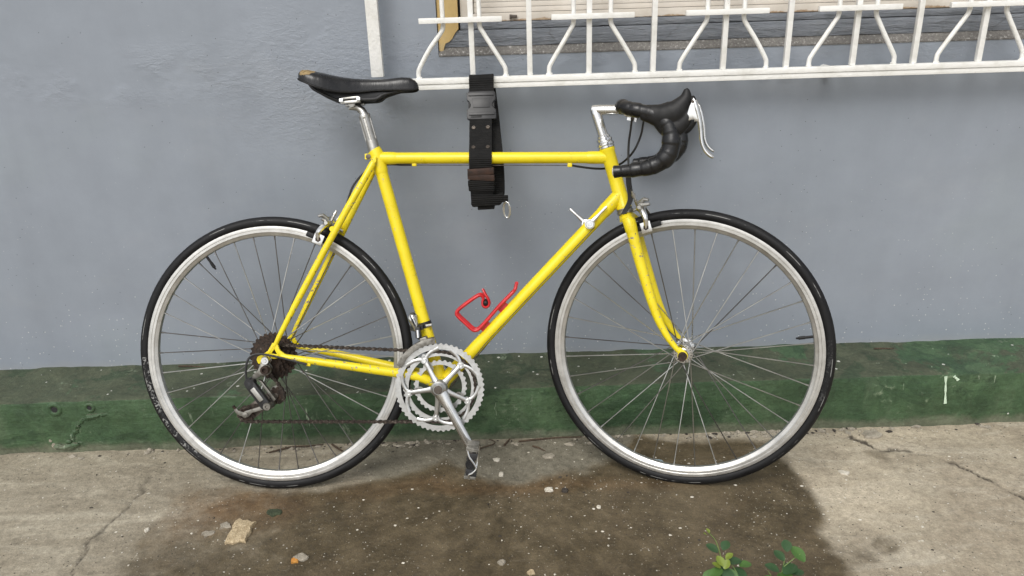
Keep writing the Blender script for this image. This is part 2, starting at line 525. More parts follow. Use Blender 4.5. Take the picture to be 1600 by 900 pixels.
M['flake'] = stone_mat('cream_plaster', (.30, .22, .12), (.60, .49, .32), .85, 110)
M['pale_stone'] = stone_mat('pale_grit', (.42, .38, .30), (.70, .66, .57))
M['grey_stone'] = stone_mat('grey_stone', (.20, .175, .135), (.40, .36, .29))
M['dark_stone'] = stone_mat('dark_grit', (.025, .02, .016), (.06, .05, .04))
M['moss'] = stone_mat('mossy_clump', (.022, .032, .016), (.05, .065, .03))
M['twig'] = stone_mat('dry_twig', (.035, .022, .014), (.10, .065, .04), .8, 90)
M['blue_scrap'] = stone_mat('blue_scrap', (.16, .22, .26), (.38, .46, .48), .5)
M['orange_scrap'] = stone_mat('orange_scrap', (.45, .16, .02), (.55, .28, .06), .6)


def leaf_mat(name, a, b):
    t = NT(name)
    n = t.noise(70, 4, .6)
    t.set(t.ramp(n, [(.3, a), (.7, b)]), .45, 0, t.bump(t.noise(160, 3), .2, .001))
    t.b.inputs['Transmission Weight'].default_value = 0.0
    t.b.inputs['Subsurface Weight'].default_value = 0.0
    return t.m


M['leaf'] = leaf_mat('green_leaf', (.042, .105, .020), (.078, .165, .034))
M['leaf_dark'] = leaf_mat('deep_green_leaf', (.022, .058, .020), (.038, .088, .030))
M['leaf_young'] = leaf_mat('young_leaf', (.12, .17, .022), (.20, .25, .035))
M['stem'] = leaf_mat('green_stem', (.10, .16, .04), (.16, .22, .06))


# ================================================================== geometry helpers
class MB:
    def __init__(self):
        self.v, self.f = [], []

    def add(self, vs, fs):
        o = len(self.v)
        self.v += [Vector(p) for p in vs]
        self.f += [tuple(i + o for i in q) for q in fs]
        return self

    def tube(self, pts, r, n=12, cap=True, closed=False, bn=None, flat=1.0):
        """swept tube; r a number or a list; with bn (constant side vector) the section is r across and r*flat along bn"""
        P = [Vector(p) for p in pts]
        k = len(P)
        R = list(r) if isinstance(r, (list, tuple)) else [r] * k
        T = []
        for i in range(k):
            a = P[(i - 1) % k] if (i > 0 or closed) else P[0]
            b = P[(i + 1) % k] if (i < k - 1 or closed) else P[-1]
            T.append((b - a).normalized())
        if bn is None:
            ref = Vector((0, 0, 1)) if abs(T[0].z) < .9 else Vector((1, 0, 0))
            N = (ref - T[0] * ref.dot(T[0])).normalized()
        vs = []
        for i in range(k):
            if bn is not None:
                bb = Vector(bn)
                N = T[i].cross(bb).normalized()
                B = N.cross(T[i]).normalized()
            else:
                N = (N - T[i] * N.dot(T[i])).normalized()
                B = T[i].cross(N)
            for j in range(n):
                a = 2 * PI * j / n
                vs.append(P[i] + N * (R[i] * math.cos(a)) + B * (R[i] * flat * math.sin(a)))
        fs = []
        for i in range(k if closed else k - 1):
            for j in range(n):
                a, b = i * n + j, i * n + (j + 1) % n
                c, d = ((i + 1) % k) * n + (j + 1) % n, ((i + 1) % k) * n + j
                fs.append((a, b, c, d))
        if cap and not closed:
            fs.append(tuple(range(n - 1, -1, -1)))
            fs.append(tuple(range((k - 1) * n, k * n)))
        return self.add(vs, fs)

    def cyl(self, c, axis, r, h, n=16):
        a = Vector(axis).normalized()
        c = Vector(c)
        return self.tube([c - a * h / 2, c + a * h / 2], r, n)

    def box(self, c, s, rot=None):
        vs = []
        for x in (-.5, .5):
            for y in (-.5, .5):
                for z in (-.5, .5):
                    p = Vector((x * s[0], y * s[1], z * s[2]))
                    if rot is not None:
                        p = rot @ p
                    vs.append(p + Vector(c))
        return self.add(vs, [(0, 1, 3, 2), (4, 6, 7, 5), (0, 4, 5, 1), (2, 3, 7, 6), (0, 2, 6, 4), (1, 5, 7, 3)])

    def prism(self, poly, fn, h0, h1):
        k = len(poly)
        vs = [fn(a, b, h0) for a, b in poly] + [fn(a, b, h1) for a, b in poly]
        fs = [tuple(range(k - 1, -1, -1)), tuple(range(k, 2 * k))]
        fs += [(i, (i + 1) % k, k + (i + 1) % k, k + i) for i in range(k)]
        return self.add(vs, fs)

    def annulus(self, outer, inner, fn, h0, h1):
        k = len(outer)
        vs = []
        for h in (h0, h1):
            vs += [fn(a, b, h) for a, b in outer] + [fn(a, b, h) for a, b in inner]
        fs = []
        for i in range(k):
            j = (i + 1) % k
            fs.append((i, k + i, k + j, j))
            fs.append((2 * k + i, 2 * k + j, 3 * k + j, 3 * k + i))
            fs.append((i, j, 2 * k + j, 2 * k + i))
            fs.append((k + i, 3 * k + i, 3 * k + j, k + j))
        return self.add(vs, fs)

    def lathe(self, prof, c, axis, n=32, closed=False):
        a = Vector(axis).normalized()
        ref = Vector((0, 0, 1)) if abs(a.z) < .9 else Vector((1, 0, 0))
        e1 = (ref - a * ref.dot(a)).normalized()
        e2 = a.cross(e1)
        c = Vector(c)
        k = len(prof)
        vs = []
        for j in range(n):
            t_ = 2 * PI * j / n
            d = e1 * math.cos(t_) + e2 * math.sin(t_)
            vs += [c + d * r + a * h for r, h in prof]
        fs = []
        for j in range(n):
            q = (j + 1) % n
            for i in range(k if closed else k - 1):
                i2 = (i + 1) % k
                fs.append((j * k + i, q * k + i, q * k + i2, j * k + i2))
        if not closed:
            if prof[0][0] > 1e-6: fs.append(tuple(j * k for j in range(n))[::-1])
            if prof[-1][0] > 1e-6: fs.append(tuple(j * k + k - 1 for j in range(n)))
        return self.add(vs, fs)

    def strip(self, pts, width, thick, side):
        """flat ribbon along pts, width along side (vector or list of vectors)"""
        k = len(pts)
        P = [Vector(p) for p in pts]
        vs = []
        for i in range(k):
            T = (P[min(i + 1, k - 1)] - P[max(i - 1, 0)]).normalized()
            S = Vector(side[i] if isinstance(side, list) else side).normalized()
            N = T.cross(S).normalized()
            w = width[i] if isinstance(width, list) else width
            for a, b in ((-.5, -.5), (.5, -.5), (.5, .5), (-.5, .5)):
                vs.append(P[i] + S * (a * w) + N * (b * thick))
        fs = [(3, 2, 1, 0), tuple((k - 1) * 4 + q for q in range(4))]
        for i in range(k - 1):
            for q in range(4):
                fs.append((i * 4 + q, i * 4 + (q + 1) % 4, (i + 1) * 4 + (q + 1) % 4, (i + 1) * 4 + q))
        return self.add(vs, fs)

    def mesh(self, name, mat, angle=35, bevel=0.0, seg=2):
        me = bpy.data.meshes.new(name)
        me.from_pydata([tuple(p) for p in self.v], [], self.f)
        bm = bmesh.new()
        bm.from_mesh(me)
        bmesh.ops.recalc_face_normals(bm, faces=bm.faces)
        if bevel:
            es = [e for e in bm.edges if len(e.link_faces) == 2 and e.calc_face_angle(0) > .6]
            bmesh.ops.bevel(bm, geom=es, offset=bevel, segments=seg, affect='EDGES', profile=.6, clamp_overlap=True)
        for f in bm.faces:
            f.smooth = True
        bm.to_mesh(me)
        bm.free()
        me.set_sharp_from_angle(angle=math.radians(angle))
        me.materials.append(M[mat])
        return me

    def build(self, name, mat, parent=None, angle=35, bevel=0.0, seg=2):
        return link(name, self.mesh(name, mat, angle, bevel, seg), parent)


def link(name, data, parent=None, mat4=None):
    o = bpy.data.objects.new(name, data)
    COL.objects.link(o)
    if parent is not None:
        o.parent = parent
    if mat4 is not None:
        o.matrix_local = mat4
    return o


def tag(o, label=None, cat=None, group=None, kind=None):
    if label: o['label'] = label
    if cat: o['category'] = cat
    if group: o['group'] = group
    if kind: o['kind'] = kind
    return o


def empty(name, mat4=None, parent=None):
    o = link(name, None, parent)
    if mat4 is not None:
        o.matrix_local = mat4
    return o


def spline(pts, per=8):
    """Catmull-Rom through the points"""
    P = [Vector(p) for p in pts]
    out = []
    for i in range(len(P) - 1):
        p0, p1, p2, p3 = P[max(i - 1, 0)], P[i], P[i + 1], P[min(i + 2, len(P) - 1)]
        for k in range(per):
            s = k / per
            out.append(.5 * ((2 * p1) + (p2 - p0) * s + (2 * p0 - 5 * p1 + 4 * p2 - p3) * s * s + (3 * p1 - p0 - 3 * p2 + p3) * s ** 3))
    out.append(P[-1])
    return out


def lerp_list(keys, n):
    xs = np.linspace(0, len(keys) - 1, n)
    return list(np.interp(xs, range(len(keys)), keys))


# numpy value noise for the ground mesh
def vnoise(x, y, seed):
    def h(i, j):
        s = np.sin(i * 127.1 + j * 311.7 + seed * 74.7) * 43758.5453
        return s - np.floor(s)
    xi, yi = np.floor(x), np.floor(y)
    xf, yf = x - xi, y - yi
    u, v = xf * xf * (3 - 2 * xf), yf * yf * (3 - 2 * yf)
    return (h(xi, yi) * (1 - u) + h(xi + 1, yi) * u) * (1 - v) + (h(xi, yi + 1) * (1 - u) + h(xi + 1, yi + 1) * u) * v


def fbm(x, y, seed, oct=4):
    s, a, t_ = 0, 1.0, 0
    for o in range(oct):
        s = s + a * vnoise(x * 2 ** o, y * 2 ** o, seed + o * 13)
        t_ += a
        a *= .5
    return s / t_


WALL_Y = 0.3925
PL_Y = 0.1955      # front face of the plinth
PL_Z = 0.155

# ================================================================== ground
xs = np.concatenate([[-60, -25, -10, -5, -3, -2.2], np.arange(-1.75, 1.95, .0065), [2.4, 3, 5, 10, 25, 60]])
ys = np.concatenate([[-60, -25, -10, -5, -3, -1.8, -1.1], np.arange(-.72, .25, .0065)])
GX, GY = np.meshgrid(xs, ys)
fine = ((GX > -1.8) & (GX < 1.98) & (GY > -.75)).astype(float)


def seg_dist(px, py, pts):
    d = np.full(px.shape, 1e9)
    for (ax, ay), (bx, by) in zip(pts[:-1], pts[1:]):
        vx, vy = bx - ax, by - ay
        t_ = np.clip(((px - ax) * vx + (py - ay) * vy) / (vx * vx + vy * vy), 0, 1)
        d = np.minimum(d, np.hypot(px - ax - t_ * vx, py - ay - t_ * vy))
    return d


def inside(px, py, poly):
    c = np.zeros(px.shape, bool)
    for (ax, ay), (bx, by) in zip(poly, poly[1:] + poly[:1]):
        if ay == by:
            continue
        c ^= ((ay > py) != (by > py)) & (px < (bx - ax) * (py - ay) / (by - ay) + ax)
    return c


def soft(px, py, poly, w):
    d = seg_dist(px, py, poly + poly[:1])
    d = np.where(inside(px, py, poly), d, -d)
    return np.clip(.5 + d / (2 * w), 0, 1)


wob = (fbm(GX * 9, GY * 9, 3) - .5) * .10
wob2 = (fbm(GX * 9, GY * 9, 9) - .5) * .10
wet_poly = [(-.833, .061), (-.875, -.055), (-.90, -.171), (-.91, -.312), (-.93, -.70), (.66, -.70), (.68, -.40), (.695, -.304), (.70, -.2), (.697, -.095),
            (.69, .008), (.675, .109), (.583, .165), (.33, .175), (.252, .088), (.148, .037), (.017, .009), (-.079, .022), (-.18, .097),
            (-.274, .046), (-.398, .016), (-.573, .012)]
WX, WY = GX + wob * .9, GY + wob2 * .9
wet = soft(WX, WY, wet_poly, .036)
for cx, cy, r in ((.793, -.247, .045), (.726, -.289, .05), (.916, .052, .035), (.968, -.006, .022)):
    wet = np.maximum(wet, np.clip(.5 + (r - np.hypot(GX - cx + wob, (GY - cy + wob2))) / .035, 0, 1) * .52)
left_fade = np.clip((GX + 1.05) / .62, 0, 1)
wet = wet * (.30 + .70 * left_fade) * np.clip(.62 + .75 * fbm(GX * 5, GY * 7, 41, 4), 0, 1.12)
rust = np.clip(1.25 - np.hypot((WX + .74) / .24, (WY + .07) / .12), 0, 1)
rust = np.maximum(rust, np.clip(1.1 - np.hypot((WX + .05) / .55, (WY + .02) / .05), 0, 1) * .55)
film = soft(WX, WY, [(-.42, .21), (-.42, .10), (-.36, .02), (-.10, .0), (.10, .0), (.24, .06), (.34, .15), (.36, .21)], .03)
left = np.clip((-.15 - GX) / .5, 0, 1)
pale = np.maximum(np.clip(1.1 - np.hypot((WX - .80) / .16, (WY + .09) / .13), 0, 1), np.clip(1.1 - np.hypot((WX - .70) / .06, (WY - .02) / .04), 0, 1))
pale = np.maximum(pale, np.clip(1.0 - np.hypot((WX - 1.0) / .35, (WY - .14) / .05), 0, 1) * .8)
crackR = [(.849, .171), (.902, .134), (.935, .095), (.97, .092), (1.012, .082), (1.074, .044), (1.118, -.022), (1.148, -.076), (1.177, -.126), (1.30, -.22), (1.55, -.33)]
crackL = [(-.95, .075), (-.939, .012), (-.94, -.063), (-.96, -.133), (-.97, -.188), (-.959, -.27), (-.944, -.345), (-.95, -.6)]
jx, jy = (fbm(GX * 38, GY * 38, 21, 3) - .5) * .03, (fbm(GX * 38, GY * 38, 27, 3) - .5) * .03
dR, dL = seg_dist(GX + jx, GY + jy, crackR), seg_dist(GX + jx, GY + jy, crackL)
crack = np.maximum(np.clip(1 - dR / .0105, 0, 1), np.clip(1 - dL / .0095, 0, 1) * .6)
crack *= np.clip((fbm(GX * 14, GY * 14, 5, 3) - .22) * 4, .35, 1)
GZ = ((fbm(GX * 7, GY * 7, 31, 4) - .5) * .010 + (fbm(GX * 45, GY * 45, 37, 3) - .5) * .0035) * fine
GZ += (dL < .25) * np.clip((-GX - .95), -.02, .02) * .05 * fine
GZ -= crack * .0055
# settle the sheet under the two tyres so that they touch
for cx, cy in ((-.584, 0.0), (.43, -.063)):
    k = np.exp(-((GX - cx) ** 2 / .07 ** 2 + (GY - cy) ** 2 / .03 ** 2))
    GZ = GZ * (1 - k) - .0005 * k
GZ -= np.clip((-.72 - GY), 0, .1) * 0

nx, ny = len(xs), len(ys)
me = bpy.data.meshes.new('ground')
idx = np.arange(nx * ny).reshape(ny, nx)
quads = np.stack([idx[:-1, :-1], idx[:-1, 1:], idx[1:, 1:], idx[1:, :-1]], -1).reshape(-1, 4)
me.vertices.add(nx * ny)
me.vertices.foreach_set('co', np.stack([GX, GY, GZ], -1).reshape(-1).astype(np.float32))
me.loops.add(quads.size)
me.loops.foreach_set('vertex_index', quads.reshape(-1).astype(np.int32))
me.polygons.add(len(quads))
me.polygons.foreach_set('loop_start', (np.arange(len(quads)) * 4).astype(np.int32))
me.polygons.foreach_set('loop_total', np.full(len(quads), 4, np.int32))
me.update(calc_edges=True)
me.validate()
me.polygons.foreach_set('use_smooth', np.ones(len(quads), bool))
for nm, arr in (('wet', wet), ('rust', rust), ('film', film), ('left', left), ('pale', pale), ('crack', crack)):
    a = me.attributes.new(nm, 'FLOAT', 'POINT')
    a.data.foreach_set('value', arr.reshape(-1).astype(np.float32))
me.materials.append(M['ground'])
ground = tag(link('ground', me), 'cracked concrete ground with a brown damp patch', kind='structure')


def gz(x, y):
    i = int(np.clip(np.searchsorted(ys, y), 0, ny - 1)); j = int(np.clip(np.searchsorted(xs, x), 0, nx - 1))
    return float(GZ[i, j])


# ================================================================== house wall with window and plinth
house = tag(empty('house_wall', Matrix.Translation((0, 0, 0))),
            'grey painted house wall with green plinth and a shuttered window', 'wall')
HX0, HX1, HZ0, HZ1 = -.165, 1.75, .990, 1.80


def wall_mesh():
    b = MB()
    X = [-9, HX0, HX1, 9]
    Z = [PL_Z - .05, HZ0, HZ1, 3.2]
    y0, y1 = WALL_Y, WALL_Y + .16
    vid = {}
    for i, x in enumerate(X):
        for j, z in enumerate(Z):
            for k, y in enumerate((y0, y1)):
                vid[i, j, k] = len(b.v)
                b.v.append(Vector((x, y, z)))
    for i in range(3):
        for j in range(3):
            if (i, j) == (1, 1):
                continue
            b.f.append((vid[i, j, 0], vid[i + 1, j, 0], vid[i + 1, j + 1, 0], vid[i, j + 1, 0]))
            b.f.append((vid[i, j, 1], vid[i, j + 1, 1], vid[i + 1, j + 1, 1], vid[i + 1, j, 1]))
    for (p, q) in (((1, 1), (2, 1)), ((2, 1), (2, 2)), ((2, 2), (1, 2)), ((1, 2), (1, 1))):
        b.f.append((vid[p[0], p[1], 0], vid[q[0], q[1], 0], vid[q[0], q[1], 1], vid[p[0], p[1], 1]))
    for (p, q) in (((0, 0), (3, 0)), ((3, 0), (3, 3)), ((3, 3), (0, 3)), ((0, 3), (0, 0))):
        b.f.append((vid[p[0], p[1], 0], vid[q[0], q[1], 0], vid[q[0], q[1], 1], vid[p[0], p[1], 1]))
    return b


wall_o = wall_mesh().build('wall', 'wall', house, 20)

# plinth: swept section with an uneven arris, so that the edge is not ruled
pxs = np.concatenate([[-9, -5, -3, -2], np.arange(-1.8, 2.0, .02), [3, 5, 9]])
b = MB()
prof_n = 0
for x in pxs:
    e = (fbm(np.array([x * 6.0]), np.array([2.0]), 4)[0] - .5)
    e2 = (fbm(np.array([x * 15.0]), np.array([7.0]), 8)[0] - .5)
    zt = PL_Z + e * .008
    yf = PL_Y + e2 * .007
    pr = [(WALL_Y + .02, PL_Z + .004 + e2 * .010), (WALL_Y - .004, PL_Z + .004 + e2 * .010), (WALL_Y - .03, PL_Z + .001 + e2 * .006), (PL_Y + .09, zt + e2 * .004), (PL_Y + .016, zt + .0005),
          (PL_Y + .0055 + e2 * .004, zt - .0003), (yf + .0012, zt - .002), (yf, zt - .0065 + e * .003), (yf + e * .004, .09), (yf + e2 * .004, .03), (yf - .002, -.03)]
    prof_n = len(pr)
    b.v += [Vector((x, y, z)) for y, z in pr]
for i in range(len(pxs) - 1):
    for k in range(prof_n - 1):
        a = i * prof_n + k
        b.f.append((a, a + 1, a + prof_n + 1, a + prof_n))
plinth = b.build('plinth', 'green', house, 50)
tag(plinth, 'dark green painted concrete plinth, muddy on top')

# two plugged pipe holes and the broken lump at the plinth's foot
for (x, z, r) in ((-1.226, .132, .014), (-1.132, .134, .010)):
    b = MB()
    b.lathe([(r * .55, .010), (r * .62, -.001), (r * .95, -.0035), (r * 1.35, -.0025), (r * 1.7, .003)], (x, PL_Y, z), (0, 1, 0), 20)
    h = b.build('pipe_hole', 'green', house, 60)
    MB().cyl((x, PL_Y + .004, z), (0, 1, 0), r * .60, .010, 16).build('hole_bottom', 'gap', h)


def rock(r, seed, squash=(1, 1, 1), sub=2, rough=.35):
    bm = bmesh.new()
    bmesh.ops.create_icosphere(bm, subdivisions=sub, radius=1)
    rs = random.Random(seed)
    ph = [(Vector((rs.uniform(-1, 1), rs.uniform(-1, 1), rs.uniform(-1, 1))).normalized(), rs.uniform(.2, 1)) for _ in range(9)]
    for v in bm.verts:
        d = v.co.normalized()
        k = 1.0
        for q, a in ph:
            k -= rough * a * max(0, d.dot(q) - .45)
        v.co = Vector((d.x * squash[0], d.y * squash[1], d.z * squash[2])) * r * k * rs.uniform(.93, 1.07)
    vs = [v.co.copy() for v in bm.verts]
    fs = [tuple(v.index for v in f.verts) for f in bm.faces]
    bm.free()
    return vs, fs


b = MB()
for (dx, dz, r, s) in ((0, .0, .024, 1), (.024, .006, .016, 2), (-.018, .0, .016, 3), (.012, .016, .012, 6), (.040, .010, .009, 7)):
    vs, fs = rock(r, s, (1.25, .42, .62), 3, .75)
    b.add([v + Vector((-1.222 + dx, PL_Y - .002, .018 + dz)) for v in vs], fs)
b.build('broken_lump', 'green', house, 30)
b = MB()
for (dx, dz, r, s) in ((0, 0, .011, 4), (-.006, .016, .007, 5)):
    vs, fs = rock(r, s, (.9, .45, 1.2), 2, .7)
    b.add([v + Vector((-1.256 + dx, PL_Y + .001, .020 + dz)) for v in vs], fs)
b.build('mortar_lump', 'grey_stone', house, 30)
# low ridge of old pipe mortar running up to the hole, and the chipped ring below the second hole
b = MB()
P_ = spline([(-1.200, PL_Y + .0015, .040), (-1.185, PL_Y + .002, .068), (-1.165, PL_Y + .003, .092), (-1.13, PL_Y + .004, .108), (-1.07, PL_Y + .006, .110)], 10)
P_ = [p + Vector((random.uniform(-.003, .003), 0, random.uniform(-.003, .003))) for p in P_]
b.tube(P_, [r * random.uniform(.7, 1.2) for r in lerp_list([.007, .0075, .008, .0095, .004], len(P_))], 8)
b.build('mortar_ridge', 'green', house, 30)
# paint drips
for (x, z0, z1, w) in ((1.141, .150, .068, .0035), (1.163, .150, .138, .004), (.80, .06, .035, .0016)):
    k = 8
    b = MB()
    pts = [(x + (z0 - z0 + i) * .0016 * (1 if x > 0 else 2.5), PL_Y - .0022, z0 + (z1 - z0) * i / k) for i in range(k + 1)]
    b.tube(pts, [w * (1.2 if i in (0, k) else .75 + .25 * math.sin(i * 2.1)) for i in range(k + 1)], 8, bn=(0, 1, 0), flat=.3)
    b.build('paint_drip', 'drip', house)

# --- window: ledge, sill boards, jamb, cream shutter
win = MB().box(((HX0 + HX1) / 2, WALL_Y + .11, (HZ0 + HZ1) / 2), (HX1 - HX0 - .01, .012, HZ1 - HZ0 - .01)).build('window', 'gap', house)
b = MB()
lx = np.arange(HX0 + .001, HX1, .03)
for x in lx:
    e = (fbm(np.array([x * 14.0]), np.array([3.0]), 14)[0] - .5) * .005
    for y, z in ((WALL_Y - .0015, HZ0 - .004), (WALL_Y - .002, HZ0 + e * .5 - .001), (WALL_Y + .001, HZ0 + .002 + e), (WALL_Y + .013, HZ0 + .017 + e), (WALL_Y + .02, HZ0 + .018)):
        b.v.append(Vector((x, y, z)))
for i in range(len(lx) - 1):
    for k in range(4):
        a = i * 5 + k
        b.f.append((a, a + 1, a + 6, a + 5))
b.build('ledge', 'ledge', win, 40)


def wavy_board(x0, x1, z0, z1, yf, depth, seed, amp):
    b = MB()
    X = np.arange(x0, x1 + .019, .02)
    for x in X:
        e = (fbm(np.array([x * 11.0]), np.array([seed]), seed, 4)[0] - .5) * amp
        e2 = (fbm(np.array([x * 16.0]), np.array([seed + 4.]), seed + 3, 3)[0] - .5) * amp
        for y, z in ((yf + depth, z0), (yf + .002, z0 + e2 * .4), (yf + e * .5, z0 + .005), (yf + e2, (z0 + z1) / 2), (yf + e * .5, z1 - .004), (yf + .003, z1 + e * .3), (yf + depth, z1)):
            b.v.append(Vector((x, y, z)))
    for i in range(len(X) - 1):
        for k in range(6):
            a = i * 7 + k
            b.f.append((a, a + 1, a + 8, a + 7))
    b.f.append(tuple(range(6, -1, -1)))
    return b


wavy_board(-.150, HX1 - .01, HZ0 + .0175, 1.0455, WALL_Y + .009, .05, 11, .006).build('sill_board', 'sill', win, 50)
wavy_board(-.108, HX1 - .01, 1.0475, 1.0635, WALL_Y + .012, .04, 17, .003).build('sill_board', 'sill', win, 50)
# jamb: yellowed board, grey paint ends on a ragged slope
jp = [(-.1635, 1.0), (-.1575, .9975), (-.152, 1.0), (-.150, 1.008), (-.146, 1.017), (-.137, 1.020), (-.129, 1.028), (-.121, 1.041), (-.1125, 1.050), (-.111, HZ1 - .02), (-.1635, HZ1 - .02)]
MB().prism(jp, lambda a, c, h: Vector((a, h, c)), WALL_Y + .006, WALL_Y + .05).build('jamb', 'jamb', win, 30, .001)
MB().box((-.1085, WALL_Y + .04, 1.42), (.003, .04, .76)).build('jamb_gap', 'gap', win)
jp2 = [(-.1495, 1.0085), (-.111, 1.0085), (-.111, 1.048), (-.121, 1.039), (-.129, 1.026), (-.137, 1.018), (-.146, 1.015)]
# shutter: mitred frame, hasp, narrow boards
SX0, SX1, SY = -.1065, 1.735, WALL_Y + .020
b = MB().prism([(SX0, 1.065), (SX1, 1.065), (SX1, 1.0845), (SX0 + .034, 1.0845)], lambda a, c, h: Vector((a, h, c)), SY, SY + .03)
b.build('shutter_rail', 'cream', win, 30, .0008)
b = MB().prism([(SX0, 1.0665), (SX0 + .0325, 1.0855), (SX0 + .0325, 1.78), (SX0, 1.78)], lambda a, c, h: Vector((a, h, c)), SY, SY + .03)
b.build('shutter_stile', 'cream', win, 30, .0008)
slat = MB().prism([(0, 0), (.0118, .0), (.0118, .0125), (.0, .0140)], lambda a, c, h: Vector((h, -c, a)), SX0 + .034, SX1).mesh('slat', 'cream_slat', 30, .0005)
z = 1.0855
for i in range(56):
    o = link('slat', slat, win)
    o.location = (0, SY + .0165 + .0006 * ((i * 7) % 3 - 1), z)
    z += .0124
b = MB().box((.0245, SY - .004, 1.0755), (.017, .008, .007), Matrix.Rotation(.08, 3, 'Y'))
b.box((.017, SY - .006, 1.0745), (.005, .010, .011))
b.build('hasp', 'dark_steel', win, 30, .0008)

# ================================================================== window grille
GY0 = .335
grille = tag(empty('window_grille', Matrix.Translation((0, GY0, .914))),
             'white painted iron window grille with bowed bars above the bicycle', 'window grille')


def gp(b, name, bevel=.0012, angle=40):
    for v in b.v:
        v -= Vector((0, GY0, .914))
    return b.build(name, 'white', grille, angle, bevel)


GZ1 = 1.78
gp(MB().box((.73, GY0 - .002, .9340), (2.11, .021, .0135)), 'rail', .0018)
gp(MB().box((.73, GY0 + .001, .9205), (2.108, .022, .0125)), 'rail', .0016)
gp(MB().box((.73, GY0, GZ1), (2.11, .02, .026)), 'rail', .0018)
gp(MB().box((-.311, GY0 - .001, (GZ1 + .9415) / 2), (.029, .020, GZ1 - .9415 - .0135)), 'post', .0018)
gp(MB().box((1.77, GY0 - .001, (GZ1 + .9415) / 2), (.029, .020, GZ1 - .9415 - .0135)), 'post', .0018)


def weld(x):
    vs, fs = rock(.0085, int(x * 1000) % 97, (1.15, .9, .55), 1, .3)
    return [v + Vector((x, GY0, .9425)) for v in vs], fs


for x in (.06, .36, .685, .996, 1.31, 1.62):
    b = MB().box((x, GY0 + .001, (.9415 + GZ1 - .013) / 2), (.0125, .0125, GZ1 - .013 - .9415))
    b.add(*weld(x))
    gp(b, 'bar', .0012)
for gx, sx in ((-.103, -.079), (.211, .204), (.530, .531), (.845, .847), (1.157, 1.155), (1.47, 1.47)):
    b = MB().box((sx, GY0 + .001, (.9415 + GZ1 - .013) / 2), (.0125, .0125, GZ1 - .013 - .9415))
    b.add(*weld(sx))
    gp(b, 'bar', .0012)
    for s in (-1, 1):
        tw = random.uniform(-.004, .004)
        x0, x1 = gx + s * (.1075 + tw), gx + s * (.043 - tw * .5)
        pts = [(x0, GY0, .940), (x0, GY0, .953), (x0 - s * .004, GY0, .966), (x0 - s * .030, GY0, 1.008), (x1 + s * .008, GY0, 1.043), (x1, GY0, 1.060), (x1, GY0, 1.10), (x1, GY0, 1.40),
               (x1, GY0, 1.64), (x1 + s * .008, GY0, 1.665), (x0 - s * .010, GY0, 1.73), (x0, GY0, 1.745), (x0, GY0, GZ1 - .012)]
        b = MB().tube(spline(pts, 5), .0056, 10)
        b.add(*weld(x0))
        gp(b, 'bowed_bar', 0)
    gp(MB().box((gx, GY0 - .0125, 1.0735), (.197, .011, .0125)), 'cross_bar', .0012)
    gp(MB().box((gx, GY0 - .0125, 1.628), (.197, .011, .0125)), 'cross_bar', .0012)
for x, z in ((.80, .931), (-.311, 1.5), (1.77, 1.2)):
    gp(MB().tube([(x, GY0 + .008, z), (x, WALL_Y + .004, z)], .009, 10), 'wall_bracket', 0)

# ================================================================== bicycle
YAW, LEAN, STEER = .03802, .27919, -.26225
fwd = Vector((math.cos(YAW), -math.sin(YAW), 0))
nin = Vector((math.sin(YAW), math.cos(YAW), 0))
up = Vector((0, 0, 1)) * math.cos(LEAN) + nin * math.sin(LEAN)
away = up.cross(fwd)                       # local +y, into the wall
bm4 = Matrix((fwd, away, up)).transposed().to_4x4()
bm4.translation = Vector((-.5838, 0, .0))
bike = tag(empty('bicycle', bm4),
           'yellow racing bicycle with drop handlebars and red bottle cage leaning on the wall', 'bicycle')


def L(u, v, w=0.0):
    return Vector((u, -w, v))


def uv(a, c, h):
    return Vector((a, -h, c))


WAX = Vector((0, -1, 0))                   # towards the camera side
head_ax = Vector((-math.cos(math.radians(74.2)), 0, math.sin(math.radians(74.2))))
piv = L(.839, .70)
ST = Matrix.Translation(piv) @ Matrix.Rotation(STEER, 4, head_ax) @ Matrix.Translation(-piv)

R_T = .336
BB = (.403, .259)
SEAT = (.2635, .8154)
HT, HB = (.8082, .8148), (.8477, .675)


# --- frame
def along(a, c, s, w=0.0):
    return L(a[0] + (c[0] - a[0]) * s, a[1] + (c[1] - a[1]) * s, w)


bh = MB()
bh.tube([along(HT, HB, 0), along(HT, HB, .04), along(HT, HB, .06), along(HT, HB, .94), along(HT, HB, .96), along(HT, HB, 1)], [.0185, .0185, .0168, .0168, .0185, .0185], 28)
b = MB()
b.tube([L(*BB, -.036), L(*BB, .036)], .0205, 28)                                             # bottom bracket shell
TT0, TT1 = (.2665, .8045), (.812, .7938)
DT0, DT1 = (.838, .7065), BB


def lug(b, p, q, r, s):
    b.tube([along(p, q, 0), along(p, q, s * .7), along(p, q, s), along(p, q, s + .012)], [r, r, r - .0004, r - .0016], 24)


